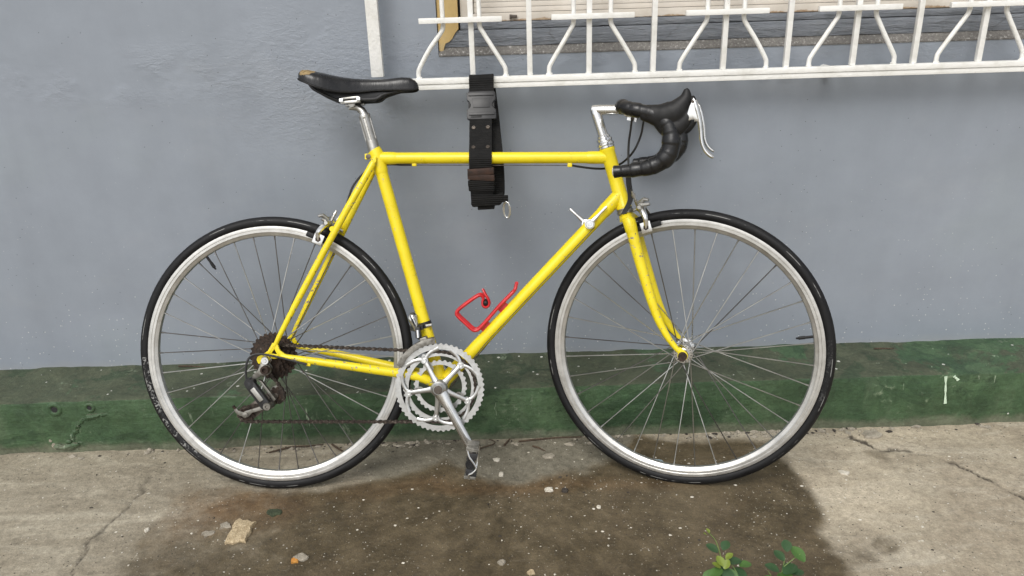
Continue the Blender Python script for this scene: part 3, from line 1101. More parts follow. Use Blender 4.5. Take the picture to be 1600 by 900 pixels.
lug(bh, TT1, TT0, .0148, .085)
lug(bh, DT0, DT1, .0168, .085)
lug(b, DT1, DT0, .0168, .10)
b.tube([along(BB, SEAT, 0), along(BB, SEAT, .08), along(BB, SEAT, .095)], [.0165, .0162, .0148], 24)
bs = MB()
lug(bs, TT0, TT1, .0148, .075)
bs.tube([L(.2585, .8235), along(SEAT, BB, .0), along(SEAT, BB, .07), along(SEAT, BB, .085)], [.0165, .0168, .0165, .0150], 24)   # seat lug
bs.box(L(.2500, .8085), (.024, .020, .013))                                               # binder ears
frame = b.build('frame', 'yellow', bike, 40)
bh.build('head_tube', 'yellow', frame, 40)
bs.build('seat_lug', 'yellow', frame, 40)
tag(frame, 'yellow enamelled lugged frame with chipped paint')
MB().tube([along(TT0, TT1, .02), along(TT0, TT1, .98)], .01345, 28).build('top_tube', 'yellow', frame)
MB().tube([along(DT0, DT1, .02), along(DT0, DT1, .98)], .01535, 28).build('down_tube', 'yellow', frame)
MB().tube([along(SEAT, BB, .02), along(SEAT, BB, .98)], .01465, 28).build('seat_tube', 'yellow', frame)
for s in (1, -1):
    pts = [L(.2655, .806, s * .0165), L(.258, .790, s * .020), L(.1975, .6875, s * .033), L(.138, .5835, s * .0445), L(.070, .4625, s * .0565), L(.030, .3895, s * .061), L(.0195, .3685, s * .062)]
    MB().tube(pts, [.0045, .0083, .0083, .0082, .0075, .0060, .0050], 16).build('seat_stay', 'yellow_worn', frame)
    pts = [L(.395, .262, s * .022), L(.345, .2860 if s > 0 else .279, s * .033), L(.25, .3045 if s > 0 else .300, s * .046), L(.13, .3265, s * .058), L(.055, .3395, s * .062), L(.033, .3440, s * .062)]
    MB().tube(spline(pts, 4), lerp_list([.0112, .0118, .0108, .0092, .0068, .0055], 21), 16).build('chain_stay', 'yellow_worn' if s > 0 else 'yellow', frame)
    # forged dropout: two arms, opening for the triangle, slot round the axle
    b = MB()
    w0, w1 = s * .0595, s * .0655
    b.prism([(.0245, .377), (.0145, .3755), (.0025, .3565), (-.012, .3475), (-.0225, .3430), (-.0255, .3360), (-.0215, .3262), (-.0135, .3262), (-.0125, .3345), (-.006, .3425), (.0045, .3480)], uv, w0, w1)
    b.prism([(.0245, .377), (.0045, .3480), (.0105, .3500), (.0185, .3610)], uv, w0 + s * .0003, w1 - s * .0003)
    b.prism([(.0245, .377), (.0185, .3610), (.0245, .3480), (.0345, .3400), (.0560, .3340), (.0580, .3440), (.0420, .3490), (.0320, .3570)], uv, w0, w1)
    b.prism([(.0105, .3500), (.0045, .3480), (-.006, .3425), (.004, .3402), (.016, .3375), (.0345, .3400), (.0245, .3480)], uv, w0 + s * .0004, w1 - s * .0004)
    b.build('dropout', 'yellow_worn', frame, 30, .0012)
MB().tube([L(.160, .640, -.038), L(.160, .640, .038)], .0062, 14).build('stay_bridge', 'yellow', frame)
MB().cyl(L(.2465, .808), (0, 1, 0), .0062, .024, 12).build('binder_bolt', 'dark_steel', frame, 35, .0008)
for (a, c) in ((.3535, .7885), (.7210, .7785)):
    MB().box(L(a, c, .0), (.011, .010, .010)).build('cable_stop', 'yellow', frame, 30, .002)
MB().box(L(.098, .3235, .062), (.010, .008, .009), Matrix.Rotation(.15, 3, 'Y')).build('cable_stop', 'yellow', frame, 30, .0015)
for (u0, v0, r) in ((.262, .798, .0062),):
    MB().lathe([(r, -.001), (r, .001), (0, .0015)], L(u0, v0, .0255), WAX, 16).build('stay_cap', 'yellow_worn', frame)


# --- wheels
def lat_y(prof, n, closed=False):
    return MB().lathe(prof, (0, 0, 0), (0, -1, 0), n, closed)


tyre_prof = [(.3235 + .0125 * math.cos(a) * 1.0, .0118 * math.sin(a)) for a in np.linspace(-PI * .86, PI * .86, 22)]
tyre_prof += [(.3125, .0085), (.3125, -.0085)]
rim_prof = [(.3130, -.0080), (.3132, -.0108), (.3090, -.0114), (.3060, -.0112), (.3052, -.0106), (.3046, -.0112), (.2990, -.0110), (.2975, -.0096), (.2950, -.0088), (.2905, -.0062), (.2892, -.0030), (.2890, 0)]
rim_prof = rim_prof + [(r, -h) for r, h in rim_prof[-2::-1]]
rim_me = lat_y(rim_prof, 128, True).mesh('rim', 'rim', 28)
tyre_mes = {k: lat_y(tyre_prof, 128, True).mesh('tyre', k, 40) for k in ('tyre_rear', 'tyre_front')}


def spoke_mesh(side, cross, fl, fr, inb, mt):
    """rim end at angle 0; flange end turned by the crossing angle"""
    a = cross * math.radians(58)
    h = Vector((fr * math.cos(a), -side * (fl + inb), fr * math.sin(a)))
    r = Vector((.2900, -side * .0025, 0))
    b = MB()
    b.tube([h + Vector((0, side * .004 * (1 if inb > 0 else -1), 0)), h, h + (r - h) * .5, r], .00125, 6)
    d = (r - h).normalized()
    b.tube([r - d * .011, r - d * .001, r + d * .004], [.0016, .0021, .0021], 6)
    return b.mesh('spoke', mt, 50)


def wheel(mat4, kind, fl, fr, near_fl, tyre_key, phase, valve_ang):
    b = MB()
    fpr = [(.0, -.072), (.0045, -.072), (.0045, -fl - .012), (.0125, -fl - .012), (.0135, -fl - .0035), (fr * .75, -fl - .0025), (fr + .0035, -fl - .0022), (fr + .0045, -fl), (fr + .0035, -fl + .0022), (.015, -fl + .004), (.0115, -fl + .012),
           (.0110, near_fl - .012), (.015, near_fl - .004), (fr + .0035, near_fl - .0022), (fr + .0045, near_fl), (fr + .0035, near_fl + .0022), (fr * .75, near_fl + .0025), (.0135, near_fl + .0035), (.0125, near_fl + .012), (.0045, near_fl + .012), (.0045, .072), (0, .072)]
    b.lathe(fpr, (0, 0, 0), (0, -1, 0), 32)
    o = b.build('wheel', 'chrome' if kind == 'front' else 'dull', bike, 30)
    o.matrix_local = mat4
    tag(o, 'front wheel turned slightly towards the camera' if kind == 'front' else 'rear wheel with rusty sprockets and worn tyre print')
    link('tyre', tyre_mes[tyre_key], o)
    link('rim', rim_me, o)
    # spoke holes round the flange
    hole = MB().cyl((fr, -(near_fl + .0006), 0), (0, 1, 0), .0014, .005, 8).mesh('spoke_hole', 'gap')
    for i in range(18):
        if kind == 'front':
            h = link('spoke_hole', hole, o)
            h.rotation_euler = (0, math.radians(i * 20 + 10), 0)
    ms = {(s, c, m): spoke_mesh(s, c, near_fl if s > 0 else fl, fr, .0022 if c > 0 else -.0022, m) for s in (1, -1) for c in (1, -1) for m in ('spoke', 'spoke_dark')}
    rs = random.Random(kind)
    for i in range(36):
        s = 1 if i % 2 == 0 else -1
        c = 1 if (i // 2) % 2 == 0 else -1
        sp = link('spoke', ms[s, c, 'spoke_dark' if rs.random() < (.55 if kind == 'rear' else .38) else 'spoke'], o)
        sp.rotation_euler = (0, phase + i * 2 * PI / 36, 0)
    d = Vector((math.cos(valve_ang), 0, math.sin(valve_ang)))
    MB().tube([d * .291, d * .272, d * .2715, d * .258, d * .2575, d * .252], [.0033, .0033, .0040, .0040, .0026, .0020], 10).build('valve', 'rubber', o)
    return o


rear = wheel(Matrix.Translation(L(0, R_T)), 'rear', .032, .022, .012, 'tyre_rear', .03, 2.15)
front = wheel(ST @ Matrix.Translation(L(.9883, .3352)), 'front', .032, .0185, .032, 'tyre_front', .08, .150)
# axle ends
MB().lathe([(.0, .0830), (.0040, .0830), (.0046, .0815), (.0085, .0815), (.0098, .079), (.0098, .0665), (.0105, .0660), (.0105, .0655)], (0, 0, 0), (0, -1, 0), 20).build('axle_nut', 'chrome', rear, 30)
MB().lathe([(.0, .0745), (.0035, .0745), (.0040, .073), (.0085, .0735), (.0092, .0720), (.0092, .0585), (.0105, .058)], (0, 0, 0), (0, -1, 0), 20).build('axle_nut', 'rust', front, 30)


# --- sprockets
def gear(r, teeth, depth, inner, w0, w1, c=(0, 0), k=6):
    n = teeth * k
    outer, inn = [], []
    for i in range(n):
        a = 2 * PI * i / n
        ph = (i % k) / k
        q = [0, .15, .85, 1, .85, .15][i % k] if k == 6 else (i % 2)
        rr = r - depth + depth * q
        outer.append((c[0] + rr * math.cos(a), c[1] + rr * math.sin(a)))
        inn.append((c[0] + inner * math.cos(a), c[1] + inner * math.sin(a)))
    return MB().annulus(outer, inn, uv, w0, w1)


for i, (r, th) in enumerate(((.0585, 28), (.0520, 24), (.0460, 21), (.0405, 19), (.0365, 17), (.0325, 15))):
    w = .0175 + i * .0055
    g = gear(r, th, .0045, r - .017 if i < 4 else .016, w, w + .0022)
    o = g.build('sprocket', 'rust', rear, 30)
    o.rotation_euler = (0, i * .21, 0)
MB().lathe([(.017, .014), (.030, .016), (.030, .018), (.0205, .0185), (.0205, .050), (.018, .052), (.013, .0525)], (0, 0, 0), (0, -1, 0), 24).build('freewheel_body', 'rust', rear, 30)

# --- crankset
CX, CY = BB[0] + .002, BB[1] + .0025
CR_ANG = math.atan2(-.1428, .0743)
arm_ang = [CR_ANG + math.radians(36 + 72 * i) for i in range(5)]
b = MB()
b.lathe([(.0, .082), (.0072, .082), (.0078, .080), (.0115, .080), (.0125, .078), (.018, .074), (.0205, .066), (.0205, .056), (.017, .052), (.012, .038)], L(CX, CY, 0), WAX, 28)
for a in arm_ang:
    d = Vector((math.cos(a), 0, math.sin(a)))
    c0 = L(CX, CY, .060)
    b.tube([c0 + d * .012, c0 + d * .030 + WAX * -.001, c0 + d * .055 + WAX * -.005, c0 + d * .074 + WAX * -.006, c0 + d * .0775 + WAX * -.006], [.0095, .0062, .0052, .0062, .0030], 12, bn=(0, 1, 0), flat=.38)
crankset = b.build('crankset', 'ring', bike, 35)
tag(crankset, 'polished triple chainset with the crank pointing down')


def chainring(r, teeth, inner, w, arms):
    g = gear(r, teeth, .0036, inner, w - .0012, w + .0012, (CX, CY))
    if arms:
        for a in arm_ang:
            d = (math.cos(a), math.sin(a))
            for s in (-1, 1):
                pts = []
                for q in np.linspace(0, 1, 7):
                    rr = .0725 + (inner + .003 - .0725) * q
                    aa = a + s * math.radians(26) * q ** 1.55 + s * .03
                    pts.append(L(CX + rr * math.cos(aa), CY + rr * math.sin(aa), w))
                g.tube(pts, lerp_list([.0058, .0040, .0042, .0058], 7), 8, bn=(0, 1, 0), flat=.3)
            g.lathe([(.0085, -.0012), (.0085, .0012)], L(CX + .0735 * d[0], CY + .0735 * d[1], w), WAX, 16)
    else:
        for a in arm_ang:
            rr = inner - .004
            g.lathe([(.0075, -.0011), (.0075, .0011)], L(CX + rr * math.cos(a), CY + rr * math.sin(a), w), WAX, 14)
    o = g.build('chainring', 'ring', crankset, 30)
    return o


chainring(.1065, 52, .0915, .0545, True)
chainring(.0880, 42, .0745, .0470, False)
chainring(.0640, 30, .0520, .0395, False)
for a in arm_ang:
    b = MB().lathe([(.0, .0012), (.0022, .0012), (.0024, .0026), (.0048, .0026), (.0052, .0016), (.0052, -.010)], L(CX + .0735 * math.cos(a), CY + .0735 * math.sin(a), .0585), WAX, 14)
    o = b.build('chainring_bolt', 'chrome', crankset, 30)
dc = Vector((math.cos(CR_ANG), 0, math.sin(CR_ANG)))
PED = Vector((CX, 0, CY)) + dc * .170


def crank_arm(sgn, w0, w1):
    b = MB()
    c = Vector((CX if sgn > 0 else BB[0], 0, CY if sgn > 0 else BB[1]))
    k = [(0, .0165, w0), (.02, .0155, w0), (.045, .0122, w0 + (w1 - w0) * .35), (.10, .0108, w0 + (w1 - w0) * .8), (.15, .0104, w1), (.165, .0115, w1), (.176, .0105, w1), (.181, .005, w1)]
    b.tube([c + dc * sgn * q[0] + Vector((0, -q[2], 0)) for q in k], [q[1] for q in k], 16, bn=(0, 1, 0), flat=.62)
    o = b.build('crank_arm', 'polished', crankset, 40)
    return o


ca = crank_arm(1, .069, .073)
crank_arm(-1, -.062, -.071)
# fluted groove in the crank and the dark dust cap
b = MB()
nrm = Vector((-dc.z, 0, dc.x))
p0 = Vector((CX, 0, CY)) + dc * .035; p1 = Vector((CX, 0, CY)) + dc * .148
b.tube([p0 + Vector((0, -.0775, 0)), p0 + dc * .004 + Vector((0, -.0783, 0)), p1 + Vector((0, -.0792, 0)), p1 + dc * .004 + Vector((0, -.0785, 0))], [.0008, .0026, .0030, .0008], 8, bn=(0, 1, 0), flat=.35)
b.build('crank_groove', 'dull', crankset)
MB().lathe([(0, .0826), (.0095, .0826), (.0105, .0815), (.0105, .078)], L(CX, CY, 0), WAX, 20).build('dust_cap', 'dark_steel', crankset, 30)


# --- pedals
def pedal(c, sgn, tilt):
    b = MB()
    W = lambda x, z, w: c + Vector((x, -sgn * w, z))
    b.tube([W(0, 0, -.004), W(0, 0, .012), W(0, 0, .014), W(0, 0, .074), W(0, 0, .076), W(0, 0, .088)], [.0065, .0065, .0085, .0075, .0105, .0100], 16)
    o = b.build('pedal', 'dark_steel', bike, 40)
    rot = Matrix.Rotation(tilt, 3, 'Y')
    def C(x, z, w):
        q = rot @ Vector((x, 0, z))
        return W(q.x, q.z, w)
    for s in (1, -1):
        pl = MB()
        pl.prism([(-.012, .0), (.014, .0), (.014, .0035), (-.012, .0035)], lambda a, d_, h: C(a, s * (.0285 + d_), h), .016, .084)
        for i in range(9):
            w = .019 + i * .0075
            pl.prism([(-.012, .0034), (.014, .0034), (.014, .0068), (-.012, .0068)], lambda a, d_, h: C(a, s * (.0285 + d_), h), w, w + .0032)
        pl.build('cage_plate', 'grimy_alloy', o, 30, .0004)
        pl = MB()
        pl.prism([(-.010, 0), (.013, 0), (.0165, .0175), (-.007, .016)], lambda a, d_, h: C(a, s * .0285 - s * .002 - s * .0 + s * (d_ - .0175) * .9, h), .0845, .088)
        pl.build('end_bracket', 'plastic', o, 30, .001)
    wire = [C(-.008, .030, .0865), C(-.003, .018, .0885), (C(.004, .010, .0905)), C(.013, -.002, .0905), C(.014, -.008, .0905), C(.006, -.018, .0895), C(-.001, -.023, .0880), C(-.002, -.031, .0865)]
    MB().tube(spline(wire, 5), .0025, 8).build('cage_wire', 'polished', o)
    wire = [C(.010, .030, .018), C(.013, .018, .0155), C(.011, 0, .0150), C(.012, -.018, .0155), C(.010, -.030, .018)]
    MB().tube(spline(wire, 5), .0019, 8).build('cage_wire', 'polished', o)
    MB().lathe([(0, .0915), (.0055, .0915), (.006, .0905), (.0102, .0905), (.0108, .089), (.0108, .080)], c, Vector((0, -sgn, 0)), 20).build('end_cap', 'rubber', o, 30)
    return o


pedal(PED + Vector((0, -.079, 0)), 1, .10)
pedal(Vector((BB[0], 0, BB[1])) - dc * .170 + Vector((0, .077, 0)), -1, .2)

# --- chain: one continuous run of links
SP_R, RG_R = .0300, .0845


def arc(c, r, a0, a1, w, n=14):
    return [L(c[0] + r * math.cos(math.radians(a)), c[1] + r * math.sin(math.radians(a)), w) for a in np.linspace(a0, a1, n)]


PU, PLW = (.0125, .2465), (-.0625, .2015)
path = arc((CX, CY), RG_R, -93, 92, .047, 40)
path += arc((0, R_T), SP_R + .002, 88, 262, .0415, 26)
path += arc(PU, .0185, 30, -75, .047, 10)
path += arc(PLW, .0185, 120, 272, .049, 14)
path.append(path[0].copy())
P = [Vector(p) for p in path]
cum = [0]
for a, c in zip(P[:-1], P[1:]):
    cum.append(cum[-1] + (c - a).length)
NL = int(round(cum[-1] / .0127))
NL -= NL % 2


def at_len(s):
    s = s % cum[-1]
    i = int(np.searchsorted(cum, s, side='right')) - 1
    i = min(i, len(P) - 2)
    return P[i] + (P[i + 1] - P[i]) * ((s - cum[i]) / max(1e-9, cum[i + 1] - cum[i]))


b = MB()
step = cum[-1] / NL
for i in range(NL):
    a, c = at_len(i * step), at_len((i + 1) * step)
    d = (c - a); ln = d.length; d.normalize()
    nn = Vector((-d.z, 0, d.x)).normalized()
    ww = d.cross(nn)
    off = .0036 if i % 2 else .0024
    for s in (1, -1):
        poly = [(-.0030, -.0026), (.0, -.0042), (.003, -.0036), (ln * .5, -.0022), (ln - .003, -.0036), (ln, -.0042), (ln + .0030, -.0026),
                (ln + .0030, .0026), (ln, .0042), (ln - .003, .0036), (ln * .5, .0022), (.003, .0036), (0, .0042), (-.0030, .0026)]
        b.prism(poly, lambda x, y, h: a + d * x + nn * y + ww * h, s * off - .0005, s * off + .0005)
    b.tube([a - ww * .0046, a + ww * .0046], .0021, 6)
    b.tube([a - ww * .0020, a + ww * .0020], .0038, 8)
chain = b.build('chain', 'chain', bike, 30)
tag(chain, 'rusty brown chain')

# --- rear derailleur
b = MB()
b.prism([(.010, .322), (.012, .309), (.004, .301), (-.012, .300), (-.024, .292), (-.034, .292), (-.032, .302), (-.020, .312), (-.012, .328), (-.004, .331)], uv, .068, .078)
b.prism([(-.014, .336), (.002, .333), (.012, .318), (.008, .306), (-.008, .306), (-.020, .320)], uv, .0600, .0660)
rd = b.build('rear_derailleur', 'grimy_alloy', bike, 40, .0022)
tag(rd, 'worn rear derailleur hanging below the dropout')
MB().lathe([(0, .084), (.0052, .084), (.0056, .0895), (.0092, .0895), (.0105, .087), (.0105, .066)], L(.0005, .3145, 0), WAX, 24).build('mounting_bolt', 'rust', rd, 30)
b = MB()
b.prism([(-.047, .290), (-.038, .297), (-.028, .294), (.010, .238), (.012, .226), (.002, .218), (-.010, .224), (-.046, .277)], uv, .078, .092)
b.build('parallelogram', 'plastic', rd, 40, .003)
b = MB()
b.prism([(-.0330, .2700), (-.0235, .2765), (-.0025, .2470), (-.0115, .2405)], uv, .0918, .0945)
b.build('face_plate', 'dull', rd, 30, .0008)
b = MB()
b.prism([(-.020, .291), (-.012, .287), (.020, .243), (.014, .238)], uv, .066, .076)
b.build('inner_link', 'grimy_alloy', rd, 30, .001)
MB().lathe([(0, .0905), (.004, .0905), (.0045, .0925), (.0105, .0925), (.012, .090), (.012, .072)], L(-.0365, .2845, 0), WAX, 20).build('pivot', 'plastic', rd, 30)
MB().lathe([(0, .094), (.0035, .094), (.004, .096), (.0085, .096), (.0098, .093), (.0098, .060)], L(.0045, .2300, 0), WAX, 20).build('pivot', 'grimy_alloy', rd, 30)
b = MB()
b.lathe([(.022, -.001), (.022, .001)], L(PU[0], PU[1], .0405), WAX, 24)
b.build('pulley_guard', 'grimy_alloy', rd, 40, .0005)
b = MB()
b.prism([(.000, .234), (.012, .226), (.006, .217), (-.020, .213), (-.046, .206), (-.056, .196), (-.066, .194), (-.070, .203), (-.064, .210), (-.050, .214), (-.024, .222)], uv, .0545, .0565)
b.prism([(-.060, .206), (-.068, .208), (-.080, .212), (-.088, .224), (-.093, .222), (-.086, .206), (-.076, .199), (-.066, .197)], uv, .0540, .0560)
b.build('cage', 'grimy_alloy', rd, 40, .0007)
MB().prism([(.004, .262), (.024, .256), (.030, .240), (.020, .226), (.004, .228), (-.050, .186), (-.066, .184), (-.076, .196), (-.070, .214)], uv, .0420, .0436).build('cage', 'dark_steel', rd, 30, .0005)
for c in (PU, PLW):
    gear(.0205, 11, .0042, .006, .0452, .0485, c).build('pulley', 'rust', rd, 30)
    MB().lathe([(.0, .0535), (.003, .0535), (.006, .053), (.006, .043)], L(c[0], c[1], 0), WAX, 14).build('pulley_bolt', 'dark_steel', rd, 30)
MB().lathe([(0, .0605), (.003, .0605), (.0068, .0595), (.0068, .055)], L(PLW[0], PLW[1], 0), WAX, 16).build('pulley_bolt', 'grimy_alloy', rd, 30)
MB().tube([L(-.086, .217, .056), L(-.090, .224, .058)], .0035, 8).build('stop_tab', 'rust', rd)

# --- front derailleur
b = MB()


def arc_plate(b, w0, w1, a0, a1, r0, r1, n=16):
    o_, i_ = [], []
    for q in np.linspace(0, 1, n):
        a = math.radians(a0 + (a1 - a0) * q)
        ro = r1 - .006 * q ** 2
        ri = r0 + .003 * (1 - q) - .004 * q ** 3
        o_.append((CX + ro * math.cos(a), CY + ro * math.sin(a)))
        i_.append((CX + ri * math.cos(a), CY + ri * math.sin(a)))
    b.prism(o_ + i_[::-1], uv, w0, w1)


arc_plate(b, .0625, .0643, 93, 150, .1035, .1195)
arc_plate(b, .0400, .0640, 94, 140, .1165, .1200)
arc_plate(b, .0380, .0396, 97, 146, .093, .1170)
b.prism([(.362, .368), (.382, .374), (.376, .384), (.364, .380)], uv, .0385, .061)
fd = b.build('front_derailleur', 'grimy_alloy', bike, 35, .0006)
tag(fd, 'front derailleur clamped to the seat tube')
b = MB()
b.prism([(.349, .405), (.360, .405), (.364, .380), (.356, .374), (.350, .380)], uv, .026, .044)
b.build('link_body', 'plastic', fd, 30, .002)
b = MB().tube([L(.3555, .398, .046), L(.3570, .380, .0485)], .0036, 10)
b.build('link_arm', 'polished', fd)
CLP = Vector((BB[0], 0, BB[1])).lerp(Vector((SEAT[0], 0, SEAT[1])), .262)
sa = (Vector((SEAT[0], 0, SEAT[1])) - Vector((BB[0], 0, BB[1]))).normalized()
b = MB().lathe([(.0150, -.007), (.0168, -.007), (.0168, .007), (.0150, .007)], CLP, sa, 28)
b.prism([(.350, .408), (.366, .408), (.366, .396), (.350, .396)], uv, .010, .030)
b.build('clamp_band', 'plastic', fd, 35)
MB().tube([L(.372, .404, .0178), L(.386, .406, .018)], .0038, 10).build('clamp_bolt', 'dull', fd)
MB().tube(spline([L(.352, .404, .035), L(.350, .424, .020), L(.345, .433, .0), L(.330, .430, -.02)], 5), .0022, 8).build('cable_guide', 'dull', fd)


# --- brakes
def caliper(name, pv, pad, hubc, mat4, lab, out, anchor):
    """side-pull caliper in (u, v, w): pv pivot, pad centre, out = direction (u, v) the caliper stands off its bridge"""
    b = MB()
    b.tube([L(pv[0] - out[0] * .030, pv[1] - out[1] * .030), L(pv[0], pv[1]), L(pv[0] + out[0] * .010, pv[1] + out[1] * .010)], [.003, .0036, .0036], 10)
    b.lathe([(0, .017), (.0035, .017), (.0055, .014), (.0090, .013), (.0095, .004), (.0095, -.004)], L(*pv), Vector((out[0], 0, out[1])), 14)
    c0 = L(pv[0] + out[0] * .004, pv[1] + out[1] * .004)
    b.tube([c0 + WAX * k + Vector((0, 0, .010 - abs(k) * .25)) for k in (-.030, -.016, 0, .016, .030)], [.0050, .0080, .0095, .0080, .0055], 14)
    b.lathe([(0, .014), (.0045, .014), (.0070, .011), (.0070, .004), (.0085, .003), (.0085, -.006)], c0 + WAX * .026 + Vector((0, 0, .004)), WAX, 6)
    b.tube([c0 + WAX * .022 + Vector((0, 0, .012)), c0 + WAX * .030 + Vector((out[0] * .012, 0, .022)), c0 + WAX * .034 + Vector((out[0] * .022, 0, .020))], [.0055, .0050, .0035], 10)
    o = b.build('brake_caliper', 'dull', bike, 35)
    if mat4: o.matrix_local = mat4
    tag(o, lab)
    tan = Vector((-(pad[1] - hubc[1]), 0, pad[0] - hubc[0])).normalized()
    if tan.x < 0: tan = -tan
    rad = Vector((pad[0] - hubc[0], 0, pad[1] - hubc[1])).normalized()
    rot = Matrix((tan, Vector((0, 1, 0)), rad)).transposed()
    for s in (1, -1):
        k = .004 if s > 0 else 0
        pts = [L(pv[0] + out[0] * k, pv[1] + out[1] * k, -s * .012), L(pv[0] + out[0] * k + .002, pv[1] + .006 + out[1] * k, s * .004), L(pv[0] + out[0] * .006, pv[1] + .004, s * .022),
               L((pv[0] * .45 + pad[0] * .55) + out[0] * .006, pv[1] * .55 + pad[1] * .45 + .004, s * .0385), L(pad[0], pad[1] + .012, s * .0390), L(pad[0], pad[1] - .003, s * .0355)]
        MB().tube(spline(pts, 5), lerp_list([.0070, .0085, .0080, .0068, .0062, .0060], 26), 10, bn=None).build('brake_arm', 'polished', o)
        c = L(pad[0], pad[1], s * .0365)
        MB().box(c, (.024, .0065, .025), rot).build('pad_holder', 'polished', o, 30, .0012)
        MB().lathe([(0, .0032), (.003, .0034), (.0035, .0045), (.0066, .0045), (.0068, .003), (.0068, 0)], c + Vector((0, -s * .0015, 0)), Vector((0, -s, 0)), 6).build('pad_nut', 'rust', o, 20)
        c2 = L(pad[0], pad[1], s * .0235) + tan * (.006 * (1 if out[0] > 0 else -1))
        MB().box(c2, (.056, .0115, .0125), rot).build('brake_pad', 'rubber', o, 30, .003)
    # cable anchor arm and adjuster
    A = [L(a, c, w) for a, c, w in anchor]
    MB().tube([A[0], A[1]], [.0048, .0040], 10).build('anchor_arm', 'dull', o)
    MB().tube([A[1], A[1] + (A[2] - A[1]) * .35, A[1] + (A[2] - A[1]) * .36, A[1] + (A[2] - A[1]) * .7, A[1] + (A[2] - A[1]) * .72, A[2]], [.0026, .0026, .0046, .0046, .0030, .0028], 10).build('barrel_adjuster', 'dull', o)
    MB().tube([A[3], A[4]], [.0060, .0034], 10).build('release_lever', 'dull', o)
    return o


caliper('brake_caliper', (.884, .6735), (.9035, .6325), (.9883, .3352), ST, 'front side pull brake at the fork crown', (.95, .28),
        [(.884, .6800, .022), (.879, .694, .034), (.872, .716, .040), (.890, .683, .030), (.912, .686, .036)])
caliper('brake_caliper', (.150, .6485), (.1265, .6165), (0, .336), None, 'rear side pull brake behind the seat stays', (-.86, .50),
        [(.150, .655, .015), (.158, .668, .014), (.165, .682, .010), (.146, .658, .030), (.136, .664, .036)])

# --- headset, stem
b = MB()
ax = head_ax
hc = L(*HT)
b.lathe([(.0165, .0), (.0195, .001), (.0195, .004), (.0180, .006), (.0200, .008), (.0200, .012), (.0178, .014), (.0165, .017), (.0165, .0175), (.0185, .018), (.0185, .023), (.0150, .025), (.0150, .030), (.0125, .032)], hc, ax, 28)
hb = L(*HB)
headset = b.build('headset', 'polished', bike, 30)
b = MB()
b.lathe([(.0150, -.016), (.0175, -.014), (.0200, -.012), (.0200, -.007), (.0180, -.005), (.0190, -.003), (.0190, .0), (.016, .0005)], hb, ax, 28)
b.build('lower_cup', 'dull', headset, 30)
q0 = hc + ax * .030
q1 = L(.7818, .9045)
CL = L(.8650, .9005)
b = MB()
b.tube([q0 - ax * .02, q0 + ax * .004, q1 - (q1 - q0).normalized() * .012, q1, q1 + (q1 - q0).normalized() * .0055], [.0118, .0118, .0124, .0118, .0090], 22)
b.tube([q1 - Vector((.007, 0, -.001)), q1 + Vector((.006, 0, -.0005)), q1 + Vector((.02, 0, -.001)), CL - Vector((.02, 0, -.001)), CL], [.0098, .0122, .0120, .0118, .0125], 20)
b.tube([CL + WAX * k for k in (-.021, -.019, .019, .021)], [.0150, .0178, .0178, .0150], 24)
b.box(CL + Vector((.004, 0, -.019)), (.022, .016, .013), Matrix.Rotation(.25, 3, 'Y'))
stem = b.build('stem', 'polished', bike, 38)
stem.matrix_local = ST
MB().cyl(CL + Vector((.005, 0, -.0205)), (0, 1, 0), .0042, .024, 10).build('clamp_bolt', 'dark_steel', stem)

# --- handlebar with wound tape
HW = .195


def bar_half(s):
    key = [(.8650, .9005, .0), (.8650, .9005, .06), (.8655, .9000, .13), (.8690, .8985, .165), (.879, .8945, .185), (.897, .8890, HW - .002), (.922, .8830, HW), (.947, .8730, HW + .002), (.966, .8550, HW + .003),
           (.9735, .8280, HW + .004), (.9695, .8010, HW + .005), (.955, .7825, HW + .006), (.930, .7715, HW + .006), (.900, .7665, HW + .006), (.856, .7635, HW + .006)]
    if s < 0:      # the far drop stands a little higher: the bar is slightly bent
        key = [(a - .05 * w, c + .07 * w, w) for a, c, w in key]
    return spline([L(a, c, s * w) for a, c, w in key], 12)


b = MB()
for s in (1, -1):
    P_ = bar_half(s)
    b.tube(P_[:40], .0128, 16, cap=True)
handlebar = b.build('handlebar', 'polished', bike, 40)
handlebar.matrix_local = ST
tag(handlebar, 'drop handlebar wound with shiny black tape')
for s in (1, -1):
    P_ = bar_half(s)[18:]
    # resample evenly, ridge once per turn of tape
    ln = [0]
    for a, c in zip(P_[:-1], P_[1:]): ln.append(ln[-1] + (c - a).length)
    m = 150
    pts, rr = [], []
    for i in range(m):
        q = ln[-1] * i / (m - 1)
        j = min(int(np.searchsorted(ln, q, side='right')) - 1, len(P_) - 2)
        pts.append(P_[j].lerp(P_[j + 1], (q - ln[j]) / (ln[j + 1] - ln[j])))
        f_ = q / ln[-1]
        base = float(np.interp(f_, [0, .25, .45, .55, .68, .78, .9, 1], [.0150, .0148, .0150, .0185, .0200, .0175, .0142, .0122]))
        ph = (q / .021) % 1.0
        rr.append(base + .0013 * (ph - .5) + .0006 * math.sin(q * 170 + s))
    MB().tube(pts, rr, 22).build('bar_tape', 'tape', handlebar, 50)
    e = pts[-1]; d = (pts[-1] - pts[-2]).normalized()
    MB().tube([e - d * .002, e + d * .002, e + d * .0035], [.0095, .0095, .0060], 14).build('bar_end', 'pale_stone' if s > 0 else 'rubber', handlebar)
# loose end of tape hanging in front of the head tube
MB().strip(spline([L(.862, .760, .030), L(.863, .735, .028), L(.866, .712, .028), L(.866, .694, .029), L(.857, .674, .031), L(.851, .663, .033)], 4), .0125, .0026, [(1, -.1, .1)] * 21).build('tape_tail', 'rubber', handlebar)


